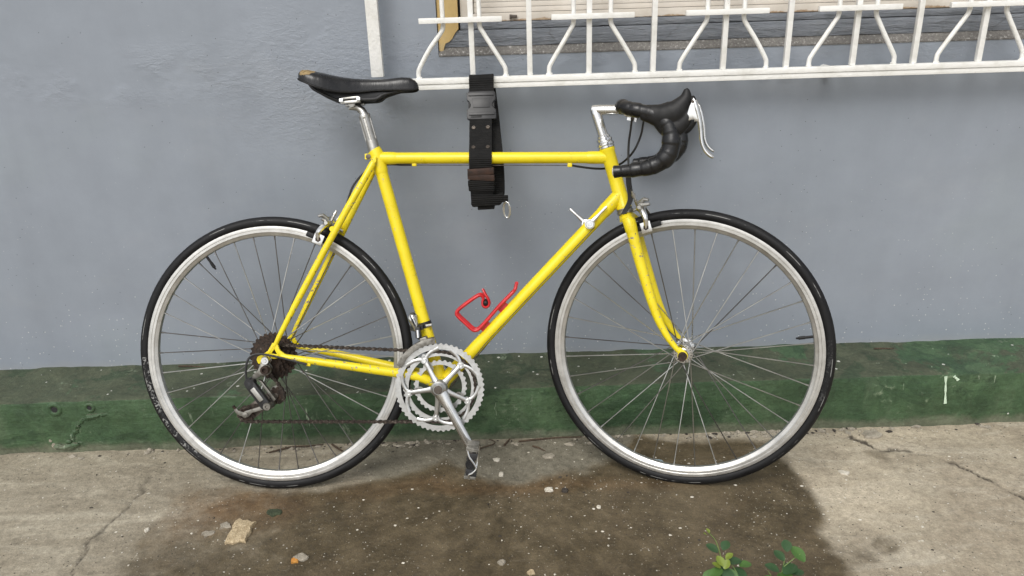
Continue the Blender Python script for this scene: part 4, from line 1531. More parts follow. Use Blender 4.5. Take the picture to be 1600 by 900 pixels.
# --- brake levers
def lever(s):
    w = s * (HW + .001)
    L = (lambda a, c, h: globals()['L'](a, c, h)) if s > 0 else (lambda a, c, h: globals()['L'](a - .010, c + .014, h))
    uv = (lambda a, c, h: L(a, c, h))
    b = MB()
    K = [(.912, .8825, .0150, 1.0), (.930, .8790, .0190, .98), (.955, .8740, .0250, .86), (.978, .8800, .0255, .76), (.9930, .8940, .0180, .72), (1.0015, .9070, .0128, .78), (1.0030, .9180, .0088, .9), (1.0020, .9260, .0042, .9)]
    P_ = spline([L(k[0], k[1], w) for k in K], 5)
    b.tube(P_, lerp_list([k[2] for k in K], len(P_)), 20, bn=(0, 1, 0), flat=.74)
    K = [(.955, .868), (.970, .850), (.987, .853), (1.003, .868), (1.010, .881)]
    P_ = spline([L(a, c, w) for a, c in K], 5)
    b.tube(P_, lerp_list([.022, .0225, .0195, .0140, .009], len(P_)), 18, bn=(0, 1, 0), flat=.72)
    o = b.build('brake_lever', 'rubber', bike, 180)
    o.matrix_local = ST
    md = o.modifiers.new('fuse', 'REMESH'); md.mode = 'VOXEL'; md.voxel_size = .0022; md.use_smooth_shade = True
    md = o.modifiers.new('soften', 'SMOOTH'); md.factor = .6; md.iterations = 9
    tag(o, 'hooded brake lever on the near side' if s > 0 else 'hooded brake lever on the wall side')
    b = MB()
    b.prism([(1.0175, .9065), (1.0225, .897), (1.0275, .878), (1.0315, .862), (1.0250, .8580), (1.0170, .8640), (1.0060, .8600), (1.0040, .872), (1.0090, .889)], uv, w - .0085, w + .0085)
    b.build('lever_bracket', 'polished', o, 35, .002)
    K = [(1.0185, .9010), (1.0235, .8840), (1.0285, .8620), (1.0315, .8420), (1.0335, .8200), (1.0385, .8050), (1.0460, .7945), (1.0535, .7885), (1.0575, .7875)]
    P_ = spline([L(a, c, w) for a, c in K], 6)
    MB().tube(P_, lerp_list([.0050, .0062, .0055, .0045, .0040, .0040, .0042, .0040, .0022], len(P_)), 14, bn=(0, 1, 0), flat=1.7).build('lever_blade', 'polished', o, 50)
    MB().cyl(L(1.0160, .8985, w), (0, 1, 0), .0030, .0185, 10).build('pivot_pin', 'dark_steel', o)
    return o


lever(1)
lever(-1)

# --- fork
b = MB()
cr = L(.8555, .6520)
b.tube([hb + (-ax) * .014, hb + (-ax) * .030], [.0165, .0185], 24)
b.tube([L(.8580, .6480, -.041), L(.8580, .6500, -.034), L(.8565, .6530, -.018), L(.8565, .6540, 0), L(.8565, .6530, .018), L(.8580, .6500, .034), L(.8580, .6480, .041)], [.0085, .0125, .0140, .0150, .0140, .0125, .0085], 18)
for s in (1, -1):
    b.tube([L(.8580, .6560, s * .031), L(.8640, .6460, s * .033), L(.8700, .6250, s * .035), L(.8712, .6200, s * .035)], [.0100, .0152, .0146, .0135], 18)
fork = b.build('fork', 'yellow', bike, 45)
fork.matrix_local = ST
tag(fork, 'yellow raked steel fork')
for s in (1, -1):
    K = [(.8610, .6510, .033, .0128), (.8700, .6250, .035, .0135), (.8830, .5750, .037, .0130), (.8985, .5200, .040, .0122), (.9165, .4600, .0435, .0108), (.9320, .4180, .046, .0095), (.9510, .3820, .0485, .0080), (.9700, .3560, .0500, .0066), (.9800, .3450, .0505, .0058)]
    P_ = spline([L(a, c, s * w) for a, c, w, _ in K], 5)
    MB().tube(P_, lerp_list([k[3] for k in K], len(P_)), 18).build('blade', 'yellow_worn' if s > 0 else 'yellow', fork, 40)
    b = MB()
    b.lathe([(.0062, -.0030), (.0115, -.0030), (.0118, -.0015), (.0118, .0015), (.0115, .0030), (.0062, .0030)], L(.9883, .3352, s * .0530), WAX, 24)
    b.prism([(.9740, .3480), (.9820, .3560), (.9950, .3460), (.9900, .3340), (.9800, .3360)], uv, s * .0502, s * .0556)
    b.build('fork_end', 'yellow', fork, 35, .0008)

# --- cables
HOU = .0026
c = MB().tube(spline([L(.870, .878, .020), L(.866, .855, .012), L(.8605, .825, .004), L(.859, .786, .002), L(.8625, .745, .010), L(.868, .722, .030), L(.871, .717, .039)], 8), HOU, 10).build('brake_cable', 'housing', bike)
c.matrix_local = ST
tag(c, 'black front brake cable')
P_ = spline([L(.885, .884, .10), L(.888, .868, .045), L(.884, .838, .022), L(.868, .804, .012), L(.843, .780, -.018), L(.812, .7705, -.024), L(.775, .7700, -.012), L(.726, .7770, 0)], 8)
tag(MB().tube(P_, HOU, 10).build('brake_cable', 'housing', bike), 'black rear brake cable housing under the top tube')
MB().tube([L(.726, .7775), L(.348, .7865)], .0010, 6).build('cable_wire', 'dark_steel', bike)
P_ = spline([L(.352, .7875, 0), L(.325, .7880, -.006), L(.296, .7905, -.015), L(.268, .7900, -.022), L(.244, .7835, -.022), L(.222, .765, -.014), L(.205, .741, -.002), L(.195, .715, .004), L(.1885, .693, .006), L(.1830, .684, .008)], 6)
tag(MB().tube(P_, HOU, 10).build('brake_cable', 'housing', bike), 'black rear brake cable loop behind the seat tube')
MB().tube([L(.183, .684, .008), L(.176, .674, .010), L(.165, .660, .014)], [.0030, .0022, .0010], 8).build('cable_wire', 'dull', bike)
MB().tube([L(.776, .631, .018), L(.516, .362, .018), L(.425, .252, .012)], .0009, 6).build('cable_wire', 'dark_steel', bike)
MB().tube([L(.776, .631, -.018), L(.520, .356, -.018), L(.425, .248, -.012)], .0009, 6).build('cable_wire', 'dark_steel', bike)
P_ = spline([L(.095, .3240, .068), L(.050, .3370, .071), L(.008, .3480, .073), L(-.020, .3510, .076), L(-.036, .3440, .080), L(-.0435, .325, .083), L(-.0445, .300, .085), L(-.040, .286, .086)], 8)
tag(MB().tube(P_, HOU, 10).build('shift_cable', 'housing', bike), 'cable housing looping round to the rear derailleur')

# --- shift levers on the down tube
for s, a0, tip in ((1, (.7645, .6390), (.8050, .6795)), (-1, (.7600, .6390), (.7215, .6755))):
    c = L(a0[0], a0[1], 0)
    b = MB().lathe([(.0, .0340), (.0040, .0340), (.0045, .0325), (.0085, .0325), (.0095, .031), (.0095, .028), (.0070, .0275), (.0112, .027), (.0112, .019), (.0090, .0185), (.0075, .014)], c, Vector((0, -s, 0)), 24)
    o = b.build('shift_lever', 'polished', bike, 30)
    tag(o, 'shift lever raised along the down tube' if s > 0 else 'shift lever pointing back from the down tube')
    d = Vector((tip[0] - a0[0], 0, tip[1] - a0[1])).normalized()
    T_ = L(tip[0], tip[1], s * .026)
    b = MB().tube([c + Vector((0, -s * .024, 0)) + d * .006, c + Vector((0, -s * .024, 0)) + d * .014, c.lerp(T_, .6) + Vector((0, -s * .008, 0)), T_ - d * .004, T_], [.0068, .0052, .0030, .0034, .0018], 12, bn=(0, 1, 0), flat=.6)
    b.build('lever_blade', 'polished', o, 50)

# --- bottle cage
b = MB()
for s in (1, -1):
    w = s * .014
    key = [(.5900, .5000, .3), (.5863, .4865, .5), (.5795, .4785, .85), (.5576, .4570, 1), (.5402, .4390, 1), (.5129, .4085, 1), (.4995, .3950, 1), (.4917, .3905, 1), (.4823, .3925, 1), (.4640, .4100, 1), (.4495, .4240, 1), (.4455, .4320, 1), (.4515, .4420, 1),
           (.4842, .4655, 1), (.5000, .4745, .9), (.5070, .4730, .7), (.5107, .4670, .6)]
    b.tube(spline([L(a, q, w * k) for a, q, k in key], 5), .0041, 10)
b.tube([L(.5905, .5010, -.0045), L(.5905, .5010, .0045)], .0045, 10)
cage = b.build('bottle_cage', 'red', bike, 50)
tag(cage, 'red bent wire bottle cage on the down tube')
b = MB().tube(spline([L(.5100, .4890, .010), L(.5140, .4800, .013), L(.5200, .4700, .014), L(.5245, .4590, .013), L(.5225, .4495, .012), L(.5150, .4460, .012), L(.5090, .4510, .012), L(.5090, .4600, .012), (L(.5110, .4680, .012))], 5), .0036, 10, bn=(0, 1, 0), flat=2.0)
b.build('cage_clasp', 'red', cage, 50)
MB().lathe([(0, .020), (.0035, .0195), (.006, .018), (.0076, .015), (.0076, -.012)], L(.5162, .4560, 0), WAX, 18).build('clasp_plug', 'rubber', cage, 40)
rt = Matrix.Rotation(-math.atan2(DT0[1] - DT1[1], DT0[0] - DT1[0]), 3, 'Y')
for a, q in ((.5125, .3985), (.5565, .4440)):
    MB().box(L(a, q), (.026, .012, .020), rt).build('cage_tab', 'red', cage, 30, .0015)

# --- seat post and saddle
b = MB()
p0, p1 = L(.2655, .797), L(.2375, .9075)
axp = (p1 - p0).normalized()
e1 = Vector((0, -1, 0)); e2 = axp.cross(e1).normalized()
rows, nseg = 40, 72
for i in range(rows):
    s = i / (rows - 1)
    c_ = p0.lerp(p1, s)
    for j in range(nseg):
        a = 2 * PI * j / nseg
        fl = 1.0 if math.cos(a * 6) > .35 else 0.0
        z_ = min(1, max(0, (s - .42) / .08)) * min(1, max(0, (.93 - s) / .06))
        r = .0138 - .0016 * fl * (1 if z_ > .5 else 0) - (.0010 if s > .985 else 0)
        b.v.append(c_ + (e1 * math.cos(a) + e2 * math.sin(a)) * r)
for i in range(rows - 1):
    for j in range(nseg):
        b.f.append((i * nseg + j, i * nseg + (j + 1) % nseg, (i + 1) * nseg + (j + 1) % nseg, (i + 1) * nseg + j))
b.f.append(tuple((rows - 1) * nseg + j for j in range(nseg)))
b.tube([p1 - axp * .003, p1 + axp * .002, L(.2325, .9170), L(.2230, .9245), L(.2100, .9250), L(.2020, .9220)], [.0105, .0100, .0095, .0090, .0075, .0040], 18)
post = b.build('seat_post', 'dull', bike, 25)
tag(post, 'fluted grey alloy seat post')
b = MB()
b.tube([L(.2125, .9310, -.016), L(.2125, .9310, .016)], .0085, 20)
for s in (1, -1):
    b.box(L(.2125, .9335, s * .022), (.046, .012, .006), Matrix.Rotation(-.06, 3, 'Y'))
    b.box(L(.2125, .9425, s * .022), (.040, .012, .005), Matrix.Rotation(-.06, 3, 'Y'))
b.build('seat_clamp', 'dull', post, 35, .0012)
for s in (1, -1):
    for a, q in ((.1925, .9375), (.2330, .9400)):
        MB().box(L(a, q - .001, s * .0290), (.009, .010, .0075)).build('clamp_nut', 'polished', post, 30, .0006)

ST_S = [(.0955, 1.0020, .034, .9900), (.0985, 1.0065, .050, .9835), (.1060, 1.0095, .061, .9790), (.1180, 1.0090, .0680, .9735), (.1350, 1.0055, .0700, .9655), (.1550, 1.0010, .0660, .9590), (.1750, .9965, .0570, .9545), (.1950, .9925, .0470, .9525),
        (.2150, .9900, .0380, .9530), (.2380, .9880, .0305, .9545), (.2650, .9868, .0255, .9570), (.2900, .9865, .0230, .9580), (.3120, .9885, .0215, .9580), (.3320, .9905, .0205, .9580), (.3500, .9890, .0180, .9580), (.3610, .9830, .0140, .9590), (.3670, .9760, .0090, .9615), (.3690, .9700, .0040, .9650)]
b = MB()
xs_ = [k[0] for k in ST_S]
U = np.interp(np.linspace(0, len(ST_S) - 1, 70), range(len(ST_S)), xs_)
NSEC = 28
for u_ in U:
    tp = float(np.interp(u_, xs_, [k[1] for k in ST_S])); hw = float(np.interp(u_, xs_, [k[2] for k in ST_S])); bt = float(np.interp(u_, xs_, [k[3] for k in ST_S]))
    for j in range(NSEC):
        th = PI * j / (NSEC - 1)
        cw = math.cos(th)
        w = hw * math.copysign(abs(cw) ** .72, cw)
        v = bt + (tp - bt) * (max(0.0, math.sin(th)) ** .62)
        b.v.append(L(u_, v, w * (1 - .10 * (1 - math.sin(th)))))
    for j in range(8):                                      # hollow underside
        q = (j + 1) / 9
        w = -hw * .9 * (1 - 2 * q)
        b.v.append(L(u_, bt + (tp - bt) * .45 * math.sin(PI * q) ** .5, w))
m_ = NSEC + 8
for i in range(len(U) - 1):
    for j in range(m_):
        b.f.append((i * m_ + j, i * m_ + (j + 1) % m_, (i + 1) * m_ + (j + 1) % m_, (i + 1) * m_ + j))
b.f.append(tuple(range(m_ - 1, -1, -1)))
b.f.append(tuple((len(U) - 1) * m_ + j for j in range(m_)))
saddle = b.build('saddle', 'vinyl', bike, 60)
tag(saddle, 'black vinyl saddle torn open to tan lining at the tail')
for s in (1, -1):
    P_ = spline([L(.1180, .980, s * .034), L(.1300, .9640, s * .034), L(.1620, .9470, s * .027), L(.1900, .9380, s * .0220), L(.2400, .9385, s * .0220), L(.2720, .9400, s * .0200), L(.2900, .9500, s * .0160), L(.3300, .9600, s * .0090), L(.3550, .9640, s * .006)], 6)
    MB().tube(P_, .0037, 10).build('saddle_rail', 'plastic', saddle)
    # folded edge of the cover along the skirt
    P_ = [L(k[0], k[3] + .0015, s * k[2] * .905) for k in ST_S[1:-1]]
    MB().tube(spline(P_, 3), .0026, 8).build('skirt_hem', 'rubber', saddle)
b = MB()
b.prism([(.112, .981), (.128, .966), (.165, .950), (.190, .941), (.262, .938), (.284, .947), (.300, .957), (.262, .957), (.200, .956), (.150, .962)], uv, -.016, .016)
b.build('saddle_base', 'plastic', saddle, 35, .002)

# ================================================================== webbing belt hung over the grille rail and round the top tube
BX = -.0585
path_f = [(BX, .338, .9440), (BX, .325, .9450), (BX, .3150, .9425), (BX - .0003, .3105, .935), (BX - .0005, .306, .918), (BX - .001, .296, .902)]
belt = tag(empty('webbing_belt', Matrix.Translation((BX, .335, .943))),
           'black webbing belt looped over the white rail and the yellow top tube', 'belt')


def bp(b, name, mat, angle=35, bevel=0.0, parent=None):
    for v in b.v:
        v -= Vector((BX, .335, .943))
    return b.build(name, mat, parent or belt, angle, bevel)


SIDE = (1, 0.0, -.01)
bp(MB().strip(spline(path_f, 6), .0595, .0034, SIDE), 'rail_loop', 'webbing', 40)
front_path = [(BX - .003, .2740, .868), (BX - .0045, .2560, .842), (BX - .0055, .2200, .800), (BX - .0060, .1875, .778), (BX - .0065, .1815, .764), (BX - .0065, .1825, .740), (BX - .0065, .1850, .700), (BX - .0060, .1870, .668)]
bp(MB().strip(spline(front_path, 8), .0535, .0032, SIDE), 'strap', 'webbing', 40)
back_path = [(BX, .336, .9445), (BX + .001, .3475, .941), (BX + .002, .3520, .930), (BX + .004, .3480, .912), (BX + .010, .310, .860), (BX + .015, .262, .805), (BX + .018, .229, .772), (BX + .019, .2265, .755), (BX + .020, .2240, .715), (BX + .019, .2200, .675), (BX + .012, .2100, .6560), (BX + .004, .1980, .6530), (BX - .001, .1900, .6600), (BX - .002, .1885, .6800)]
bp(MB().strip(spline(back_path, 6), [.0575] * 66 + [.060] * 13, .0030, (1, .05, .03)), 'strap', 'webbing', 40)

# side release buckle, built in its own sloping plane
bo = Vector((BX - .0015, .2855, .8845))
bd = Vector((0.0, .0325, .055)).normalized()     # up the strap
bn_ = Vector((0, -bd.z, bd.y)).normalized()      # out of the face
bx_ = Vector((1, 0, 0))


def bk(a, c, h):
    return bo + bx_ * a + bd * c + bn_ * h


half = [(.0, .028), (.0305, .028), (.0345, .024), (.0345, .006), (.0300, .003), (.0262, -.004), (.0262, -.010), (.0315, -.016), (.0350, -.019), (.0350, -.040), (.0320, -.0425), (.0, -.0425)]
poly = half + [(-a, c) for a, c in half[::-1] if a > 1e-6]
buckle = bp(MB().prism(poly, bk, -.0035, .0055), 'buckle', 'plastic', 30, .0016)
bp(MB().prism([(-.022, .010), (.022, .010), (.020, -.014), (-.020, -.014)], bk, .0055, .0068), 'buckle_face', 'plastic', 30, .0008, buckle)
bp(MB().prism([(-.031, .024), (.031, .024), (.031, .016), (-.031, .016)], bk, .0055, .0078), 'buckle_bar', 'plastic', 30, .001, buckle)
bp(MB().prism([(-.031, -.026), (.031, -.026), (.031, -.033), (-.031, -.033)], bk, .0055, .0080), 'buckle_bar', 'plastic', 30, .001, buckle)
bp(MB().prism([(-.026, -.0335), (.000, -.0335), (.000, -.0385), (-.026, -.0385)], bk, .0056, .0066), 'buckle_label', 'rubber', 30, .0004, buckle)
for s in (-1, 1):
    bp(MB().prism([(s * .0262, .004), (s * .0315, .002), (s * .0315, -.013), (s * .0262, -.011)], bk, -.001, .003), 'release_tab', 'rubber', 30, .001, buckle)

# eyelets on the strap
fp = spline(front_path, 8)


def strap_at(z):
    for a, c in zip(fp[:-1], fp[1:]):
        if (a.z - z) * (c.z - z) <= 0:
            return a.lerp(c, (a.z - z) / (a.z - c.z)), (a - c).normalized()
    return fp[-1], (fp[-2] - fp[-1]).normalized()


for z_ in (.8315, .7915):
    p_, t_ = strap_at(z_)
    nn = Vector((0, -t_.z, t_.y)).normalized()
    for dx in (-.0165, .0175):
        bp(MB().lathe([(.0022, .0008), (.0030, .0022), (.0042, .0022), (.0048, .0014), (.0050, .0005)], p_ + Vector((dx, 0, 0)) + nn * .0012, nn, 16), 'eyelet', 'dark_steel', 50)
# leather keeper wound round the lower end, loose tongue and ring
for i, (z_, tw, wd, mt) in enumerate(((.7405, .05, .060, 'leather'), (.7270, -.08, .061, 'leather'), (.7130, .06, .0605, 'webbing'), (.7000, -.03, .059, 'webbing'))):
    p_, t_ = strap_at(z_)
    b = MB()
    cxs = [(-wd / 2, -.0030), (wd / 2, -.0030), (wd / 2 + .002, .006), (wd / 2 - .01, .012), (-wd / 2 + .01, .012), (-wd / 2 - .002, .006)]
    b.prism(cxs, lambda a, c, h: p_ + Vector((a, c - .0015, h + a * tw)), -.0078, .0078)
    bp(b, 'keeper_band', mt, 30, .0022)
p_, t_ = strap_at(.668)
bp(MB().prism([(-.028, -.012), (.034, -.010), (.044, -.004), (.050, .010), (.046, .020), (.030, .016), (-.030, .014), (-.031, -.006)], lambda a, c, h: Vector((BX - .002 + a, h, .668 + c)), .1780, .1860), 'end_flap', 'webbing', 35, .002)
bp(MB().prism([(-.020, -.006), (.020, -.005), (.022, .004), (-.020, .004)], lambda a, c, h: Vector((BX + .002 + a, h, .652 + c)), .1840, .2080), 'end_flap', 'webbing', 35, .002)
rc = Vector((BX + .0500, .176, .6580))
bp(MB().box(rc + Vector((-.001, .003, .016)), (.014, .008, .016)), 'ring_tab', 'webbing', 35, .002)
ring_pts = [rc + Vector((math.cos(a) * .0075 + .0008, -.004 * math.cos(a), math.sin(a) * .0195 - .010)) for a in np.linspace(0, 2 * PI, 29)[:-1]]
bp(MB().tube(ring_pts, .0017, 8, closed=True), 'split_ring', 'polished', 50)
ring_pts = [p + Vector((.0022, -.0022, -.001)) for p in ring_pts]
bp(MB().tube(ring_pts, .0016, 8, closed=True), 'split_ring', 'polished', 50)


# ================================================================== things lying on the ground
def lying(name, x, y, outline, h, mat, label, cat, seed, group=None, rotz=0.0):
    """thin chip with an uneven top, from an outline in metres"""
    rs = random.Random(seed)
    b = MB()
    k = len(outline)
    ca_, sa_ = math.cos(rotz), math.sin(rotz)
    O = [(a * ca_ - c * sa_, a * sa_ + c * ca_) for a, c in outline]
    rings = [(1.0, -.002), (1.02, h * .35), (.93, h * .85), (.6, h * 1.0), (.25, h * .95)]
    for sc_, z_ in rings:
        for a, c in O:
            b.v.append(Vector((a * sc_, c * sc_, z_ + rs.uniform(-.12, .12) * h)))
    for i in range(len(rings) - 1):
        for j in range(k):
            b.f.append((i * k + j, i * k + (j + 1) % k, (i + 1) * k + (j + 1) % k, (i + 1) * k + j))
    b.f.append(tuple(range((len(rings) - 1) * k, len(rings) * k)))
    b.f.append(tuple(range(k - 1, -1, -1)))
    o = b.build(name, mat, None, 25)
    o.location = (x, y, gz(x, y))
    return tag(o, label, cat, group)


def blob(r, n, seed, asp=1.0, jag=.25):
    rs = random.Random(seed)
    return [(r * asp * math.cos(2 * PI * i / n) * rs.uniform(1 - jag, 1 + jag), r * math.sin(2 * PI * i / n) * rs.uniform(1 - jag, 1 + jag)) for i in range(n)]


lying('plaster_flake', -.636, -.166, [(-.023, .036), (-.014, .044), (-.004, .035), (.006, .039), (.020, .030), (.028, .032), (.022, .012), (.026, -.004), (.022, -.018), (.023, -.036), (.010, -.033), (-.004, -.040), (-.018, -.036), (-.023, -.038), (-.024, -.014), (-.020, .006), (-.024, .016)],
      .010, 'flake', 'large cream plaster flake lying on the damp concrete below the rear wheel', 'plaster flake', 3)
lying('plaster_chip', -.680, -.139, blob(.010, 12, 4, 1.5, .45), .005, 'grey_stone', 'small pale chip just behind the large cream plaster flake', 'chip', 4)
lying('plaster_chip', -.713, -.163, blob(.009, 13, 5, 1.5, .6), .005, 'grey_stone', 'jagged pale chip left of the large cream plaster flake', 'chip', 5)
lying('crumpled_scrap', -.477, -.256, blob(.011, 12, 6, 1.3, .4), .007, 'grey_stone', 'crumpled grey and orange scrap at the bottom edge right of the cream flake', 'scrap', 6)
so = lying('orange_scrap', -.488, -.264, blob(.008, 9, 7, 1.3, .3), .006, 'orange_scrap', 'tiny orange scrap touching the crumpled grey scrap', 'scrap', 7)
lying('moss_clump', -.578, -.098, blob(.014, 12, 8, 1.6, .3), .004, 'moss', 'small dark green moss spot in front of the rear tyre', 'moss', 8)
lying('pebble', -.042, .028, blob(.0065, 10, 9, 1.0, .2), .008, 'pale_stone', 'pale pebble lying just right of the pedal', 'pebble', 9)
lying('plaster_chip', .083, .103, blob(.011, 12, 10, 1.3, .25), .005, 'grey_stone', 'round grey chip between the pedal and the front tyre', 'chip', 10)
lying('plaster_chip', -.055, .095, blob(.0065, 10, 11, 1.5, .4), .004, 'pale_stone', 'small white chip lying behind the pedal near the plinth', 'chip', 11)
lying('blue_scrap', .354, .060, blob(.012, 9, 12, 1.6, .3), .003, 'blue_scrap', 'bluish scrap beside the inside of the front rim', 'scrap', 12)
lying('pebble', .074, -.041, blob(.007, 11, 13, 1.5, .4), .007, 'pale_stone', 'broken pale pebble in front of the gap between the wheels', 'pebble', 13)
lying('pebble', .113, -.048, blob(.007, 9, 14, 1.3, .2), .007, 'dark_stone', 'small black pebble next to the broken pale pebble', 'pebble', 14)
lying('pebble', .807, -.006, blob(.009, 10, 15, 1.3, .3), .005, 'pale_stone', 'flat pale pebble on dry concrete right of the front wheel', 'pebble', 15)
lying('pebble', .187, -.114, blob(.005, 9, 16, 1.2, .2), .005, 'pale_stone', 'tiny round white pebble on the damp patch left of the plants', 'pebble', 16)
lying('pebble', -.040, -.290, blob(.0065, 10, 17, 1.3, .25), .006, 'grey_stone', 'grey pebble at the bottom edge in the middle', 'pebble', 17)
lying('pebble', .022, -.322, blob(.007, 10, 18, 1.2, .3), .006, 'flake', 'tan pebble at the bottom edge right of the middle', 'pebble', 18)
lying('pebble', -.860, -.144, blob(.0065, 9, 19, .9, .15), .005, 'pale_stone', 'oval white pebble at the edge of the damp patch left of the cream flake', 'pebble', 19)
lying('plaster_chip', .945, .155, blob(.018, 11, 20, 1.4, .35), .007, 'grey_stone', 'grey flake against the plinth foot right of the front wheel', 'chip', 20)


def twig(pts, r, label, nm='twig'):
    b = MB()
    P_ = spline([(x, y, gz(x, y) + .0028 + dz) for x, y, dz in pts], 5)
    c = P_[0].copy()
    for p in P_: p -= c
    b.tube(P_, lerp_list([r, r * 1.1, r * .8, r * .6], len(P_)), 7)
    o = b.build(nm, 'twig', None, 50)
    o.location = c
    return tag(o, label, 'twig')


twig([(.005, .176, 0), (.06, .181, .001), (.12, .186, .001), (.175, .187, 0)], .0022, 'long thin twig lying along the plinth foot between the wheels')
twig([(.042, .150, 0), (.058, .137, .001), (.074, .124, 0)], .0022, 'short slanting dark twig right of the chainset on pale concrete')
twig([(-.034, .158, 0), (-.025, .176, .001), (-.018, .190, .001)], .0026, 'stubby dark twig upright near the plinth right of the pedal')
twig([(-.664, .158, 0), (-.61, .178, .002), (-.56, .184, .001), (-.525, .188, 0)], .0022, 'long twig by the plinth seen through the rear wheel')
twig([(-.50, .186, 0), (-.475, .160, .001), (-.452, .140, 0)], .0028, 'thick dark twig near the lower right of the rear rim')
twig([(-.118, .135, 0), (-.085, .150, .002), (-.062, .162, .003), (-.060, .178, .002), (-.075, .190, 0)], .0016, 'thin hooked rootlet behind the pedal')
o = twig([(-.960, .372, 0), (-.93, .374, 0), (-.885, .370, 0)], .0022, 'dark twig lying on the plinth top left of the rear wheel')
o.location.z = PL_Z + .0065
o = twig([(1.02, .350, 0), (1.045, .352, 0), (1.075, .346, 0)], .002, 'small dark twig lying on the plinth top right of the front wheel')
o.location.z = PL_Z + .0055


# loose grit nobody could count
def grit(name, n, mat, label, rmin, rmax, pick):
    b = MB()
    for i in range(n):
        x, y = pick()
        r = rmin + (rmax - rmin) * random.random() ** 3.4
        a0 = random.uniform(0, PI)
        asp = random.uniform(.6, 1.5)
        z0 = gz(x, y)
        ring = [Vector((x + r * asp * math.cos(a0 + k * PI / 2.5) * random.uniform(.7, 1.2), y + r * math.sin(a0 + k * PI / 2.5) * random.uniform(.7, 1.2), z0 + r * .15)) for k in range(5)]
        o_ = len(b.v)
        b.v += ring + [Vector((x, y, z0 + r * random.uniform(.45, .8)))]
        b.f += [(o_ + k, o_ + (k + 1) % 5, o_ + 5) for k in range(5)]
    o = b.build(name, mat, None, 30)
    return tag(o, label, 'grit', kind='stuff')


def pick_white():
    while True:
        x, y = random.uniform(-1.3, 1.35), random.uniform(-.42, .19)
        p = .16
        if .15 < x < .72: p = .75 if y < -.02 or x > .3 else .35
        if x > .72: p = .28
        if -.5 < x < .15 and y < 0: p = .30
        if random.random() < p:
            return x, y


def pick_foot():
    x = random.choice([random.gauss(-.55, .28), random.gauss(.75, .14), random.uniform(-1.3, 1.35)])
    return x, .192 - abs(random.gauss(0, .016))


grit('white_grit', 420, 'pale_stone', 'scattered white grit on the concrete', .0007, .0042, pick_white)
grit('dark_grit', 240, 'dark_stone', 'scattered dark crumbs on the concrete', .0008, .0042, lambda: (random.uniform(-1.2, 1.3), random.uniform(-.42, .19)))
grit('foot_rubble', 320, 'grey_stone', 'crumbled rubble along the foot of the plinth', .002, .011, pick_foot)
grit('foot_litter', 120, 'dark_stone', 'dark leaf litter along the foot of the plinth', .002, .008, pick_foot)


# ================================================================== seedlings at the bottom edge
def leaf_mesh(name, mat, ln, wd):
    b = MB()
    rows, cols = 9, 5
    for i in range(rows):
        t_ = i / (rows - 1)
        w = wd * math.sin(PI * min(1, t_ * .93 + .035)) ** .75
        for j in range(cols):
            s = (j / (cols - 1) - .5) * 2
            b.v.append(Vector((s * w / 2, t_ * ln, -.10 * ln * (t_ - .4) ** 2 + abs(s) * w * .13)))
    for i in range(rows - 1):
        for j in range(cols - 1):
            a = i * cols + j
            b.f.append((a, a + 1, a + cols + 1, a + cols))
    top = len(b.v)
    b.v += [v - Vector((0, 0, .0003)) for v in b.v[:top]]
    b.f += [tuple(q + top for q in f[::-1]) for f in b.f]
    return b.mesh(name, mat, 60)


LM = {k: leaf_mesh('leaf', k, 1.0, .78) for k in ('leaf', 'leaf_dark', 'leaf_young')}


def seedling(root, label, stems, leaves):
    o = tag(empty('seedling', Matrix.Translation(root)), label, 'plant', 'seedlings at the front edge')
    R0 = Vector(root)
    for pts, r in stems:
        P_ = spline([Vector((p[0], p[1] - .008, p[2] - .010)) - R0 for p in pts], 6)
        MB().tube(P_, lerp_list([r, r * .8, r * .5], len(P_)), 7).build('stem', 'stem', o)
    cam_p = Vector((0, -1.6, 1.14))
    for (x, y, z, size, az, tilt, mt) in leaves:
        lf = link('leaf', LM[mt], o)
        # blade lies roughly level, tipped a little, pointing along az in the ground plane
        q = Quaternion((0, 0, 1), az) @ Quaternion((1, 0, 0), tilt)
        d = q @ Vector((0, size / 2, 0))
        lf.location = Vector((x, y - .008, z - .010)) - R0 - d
        lf.rotation_mode = 'QUATERNION'
        lf.rotation_quaternion = q
        lf.scale = (size, size, size)
    return o


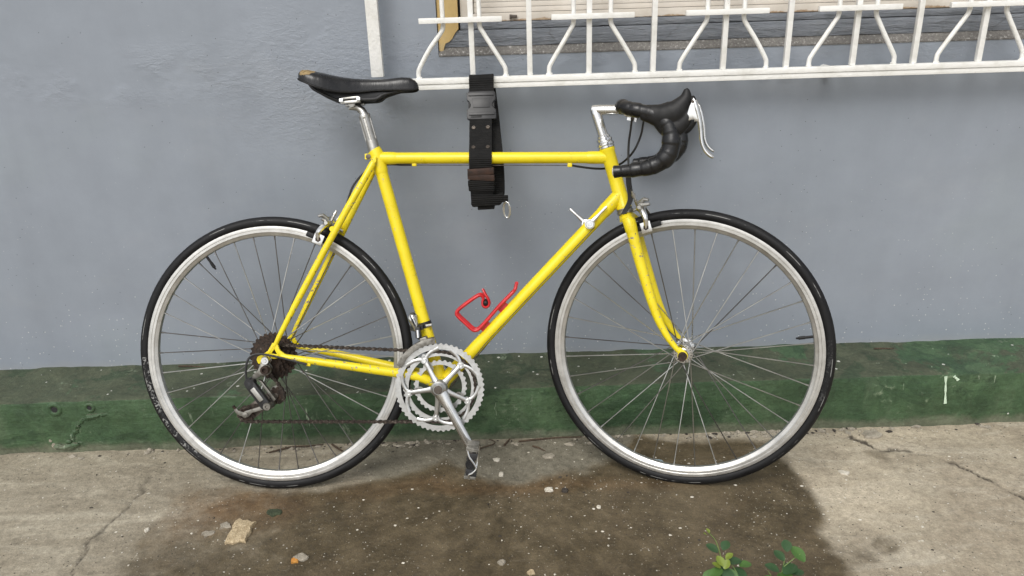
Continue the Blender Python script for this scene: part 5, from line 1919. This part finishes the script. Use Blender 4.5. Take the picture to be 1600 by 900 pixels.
YA = -.40
seedling((.400, -.43, 0.0), 'bushy green seedling with yellowish young shoot at the bottom edge',
         [([(.400, -.43, -.002), (.412, -.42, .05), (.392, -.40, .105)], .0022), ([(.400, -.43, -.002), (.44, -.425, .035), (.405, -.39, .10)], .0018), ([(.392, -.40, .10), (.382, -.385, .135), (.366, -.38, .155)], .0012)],
         [(.372, -.395, .128, .026, .9, .3, 'leaf_dark'), (.399, -.39, .130, .024, -.6, .3, 'leaf_dark'), (.385, -.41, .110, .022, .4, .5, 'leaf_young'), (.396, -.415, .106, .020, -.7, .6, 'leaf_young'), (.377, -.415, .104, .018, 1.2, .4, 'leaf_young'),
          (.405, -.40, .112, .018, -1.2, .5, 'leaf_young'), (.365, -.415, .076, .032, 2.6, -.5, 'leaf'), (.386, -.425, .070, .036, 3.0, -.6, 'leaf'), (.408, -.415, .076, .034, -2.7, -.5, 'leaf'), (.428, -.405, .072, .034, -2.1, -.4, 'leaf_dark'),
          (.402, -.43, .056, .034, -2.9, -.7, 'leaf'), (.418, -.395, .094, .028, -1.5, .1, 'leaf_dark'), (.370, -.43, .052, .034, 2.3, -.6, 'leaf'), (.430, -.43, .050, .032, -2.2, -.5, 'leaf_dark'), (.366, -.38, .158, .010, .8, .6, 'leaf_young'), (.360, -.382, .152, .008, 1.6, .6, 'leaf_young'),
          (.390, -.40, .088, .030, .1, .2, 'leaf_dark'), (.376, -.42, .090, .030, 1.9, -.2, 'leaf'), (.398, -.425, .086, .030, 2.9, -.4, 'leaf_dark'), (.415, -.43, .064, .034, -2.6, -.5, 'leaf'), (.384, -.44, .048, .036, 3.1, -.6, 'leaf'), (.352, -.42, .064, .028, 1.7, -.2, 'leaf_dark'), (.438, -.40, .090, .026, -1.3, .0, 'leaf')])
seedling((.500, -.44, 0.0), 'seedling with separate round green leaflets at the bottom edge near the dry concrete',
         [([(.500, -.44, -.002), (.502, -.42, .05), (.516, -.395, .10)], .0020), ([(.502, -.42, .05), (.492, -.41, .062), (.483, -.40, .075)], .0013), ([(.510, -.405, .085), (.53, -.40, .10), (.545, -.395, .108)], .0012)],
         [(.518, -.39, .125, .026, -.2, .35, 'leaf_dark'), (.502, -.40, .110, .026, .5, .3, 'leaf_dark'), (.487, -.41, .089, .028, 1.0, .2, 'leaf_dark'), (.540, -.395, .108, .036, -2.5, -.4, 'leaf'), (.522, -.41, .085, .036, -.9, .1, 'leaf_dark'),
          (.482, -.42, .066, .034, 1.5, .1, 'leaf'), (.476, -.43, .048, .028, 1.9, -.1, 'leaf_dark'), (.508, -.42, .064, .036, -2.9, -.5, 'leaf'), (.497, -.43, .052, .028, 2.7, -.4, 'leaf_dark'), (.524, -.43, .056, .030, -2.2, -.4, 'leaf'), (.512, -.425, .078, .030, .2, .1, 'leaf'), (.492, -.435, .062, .030, 2.0, -.3, 'leaf_dark'), (.514, -.44, .046, .034, -3.0, -.5, 'leaf'), (.536, -.415, .080, .026, -1.4, .0, 'leaf_dark')])
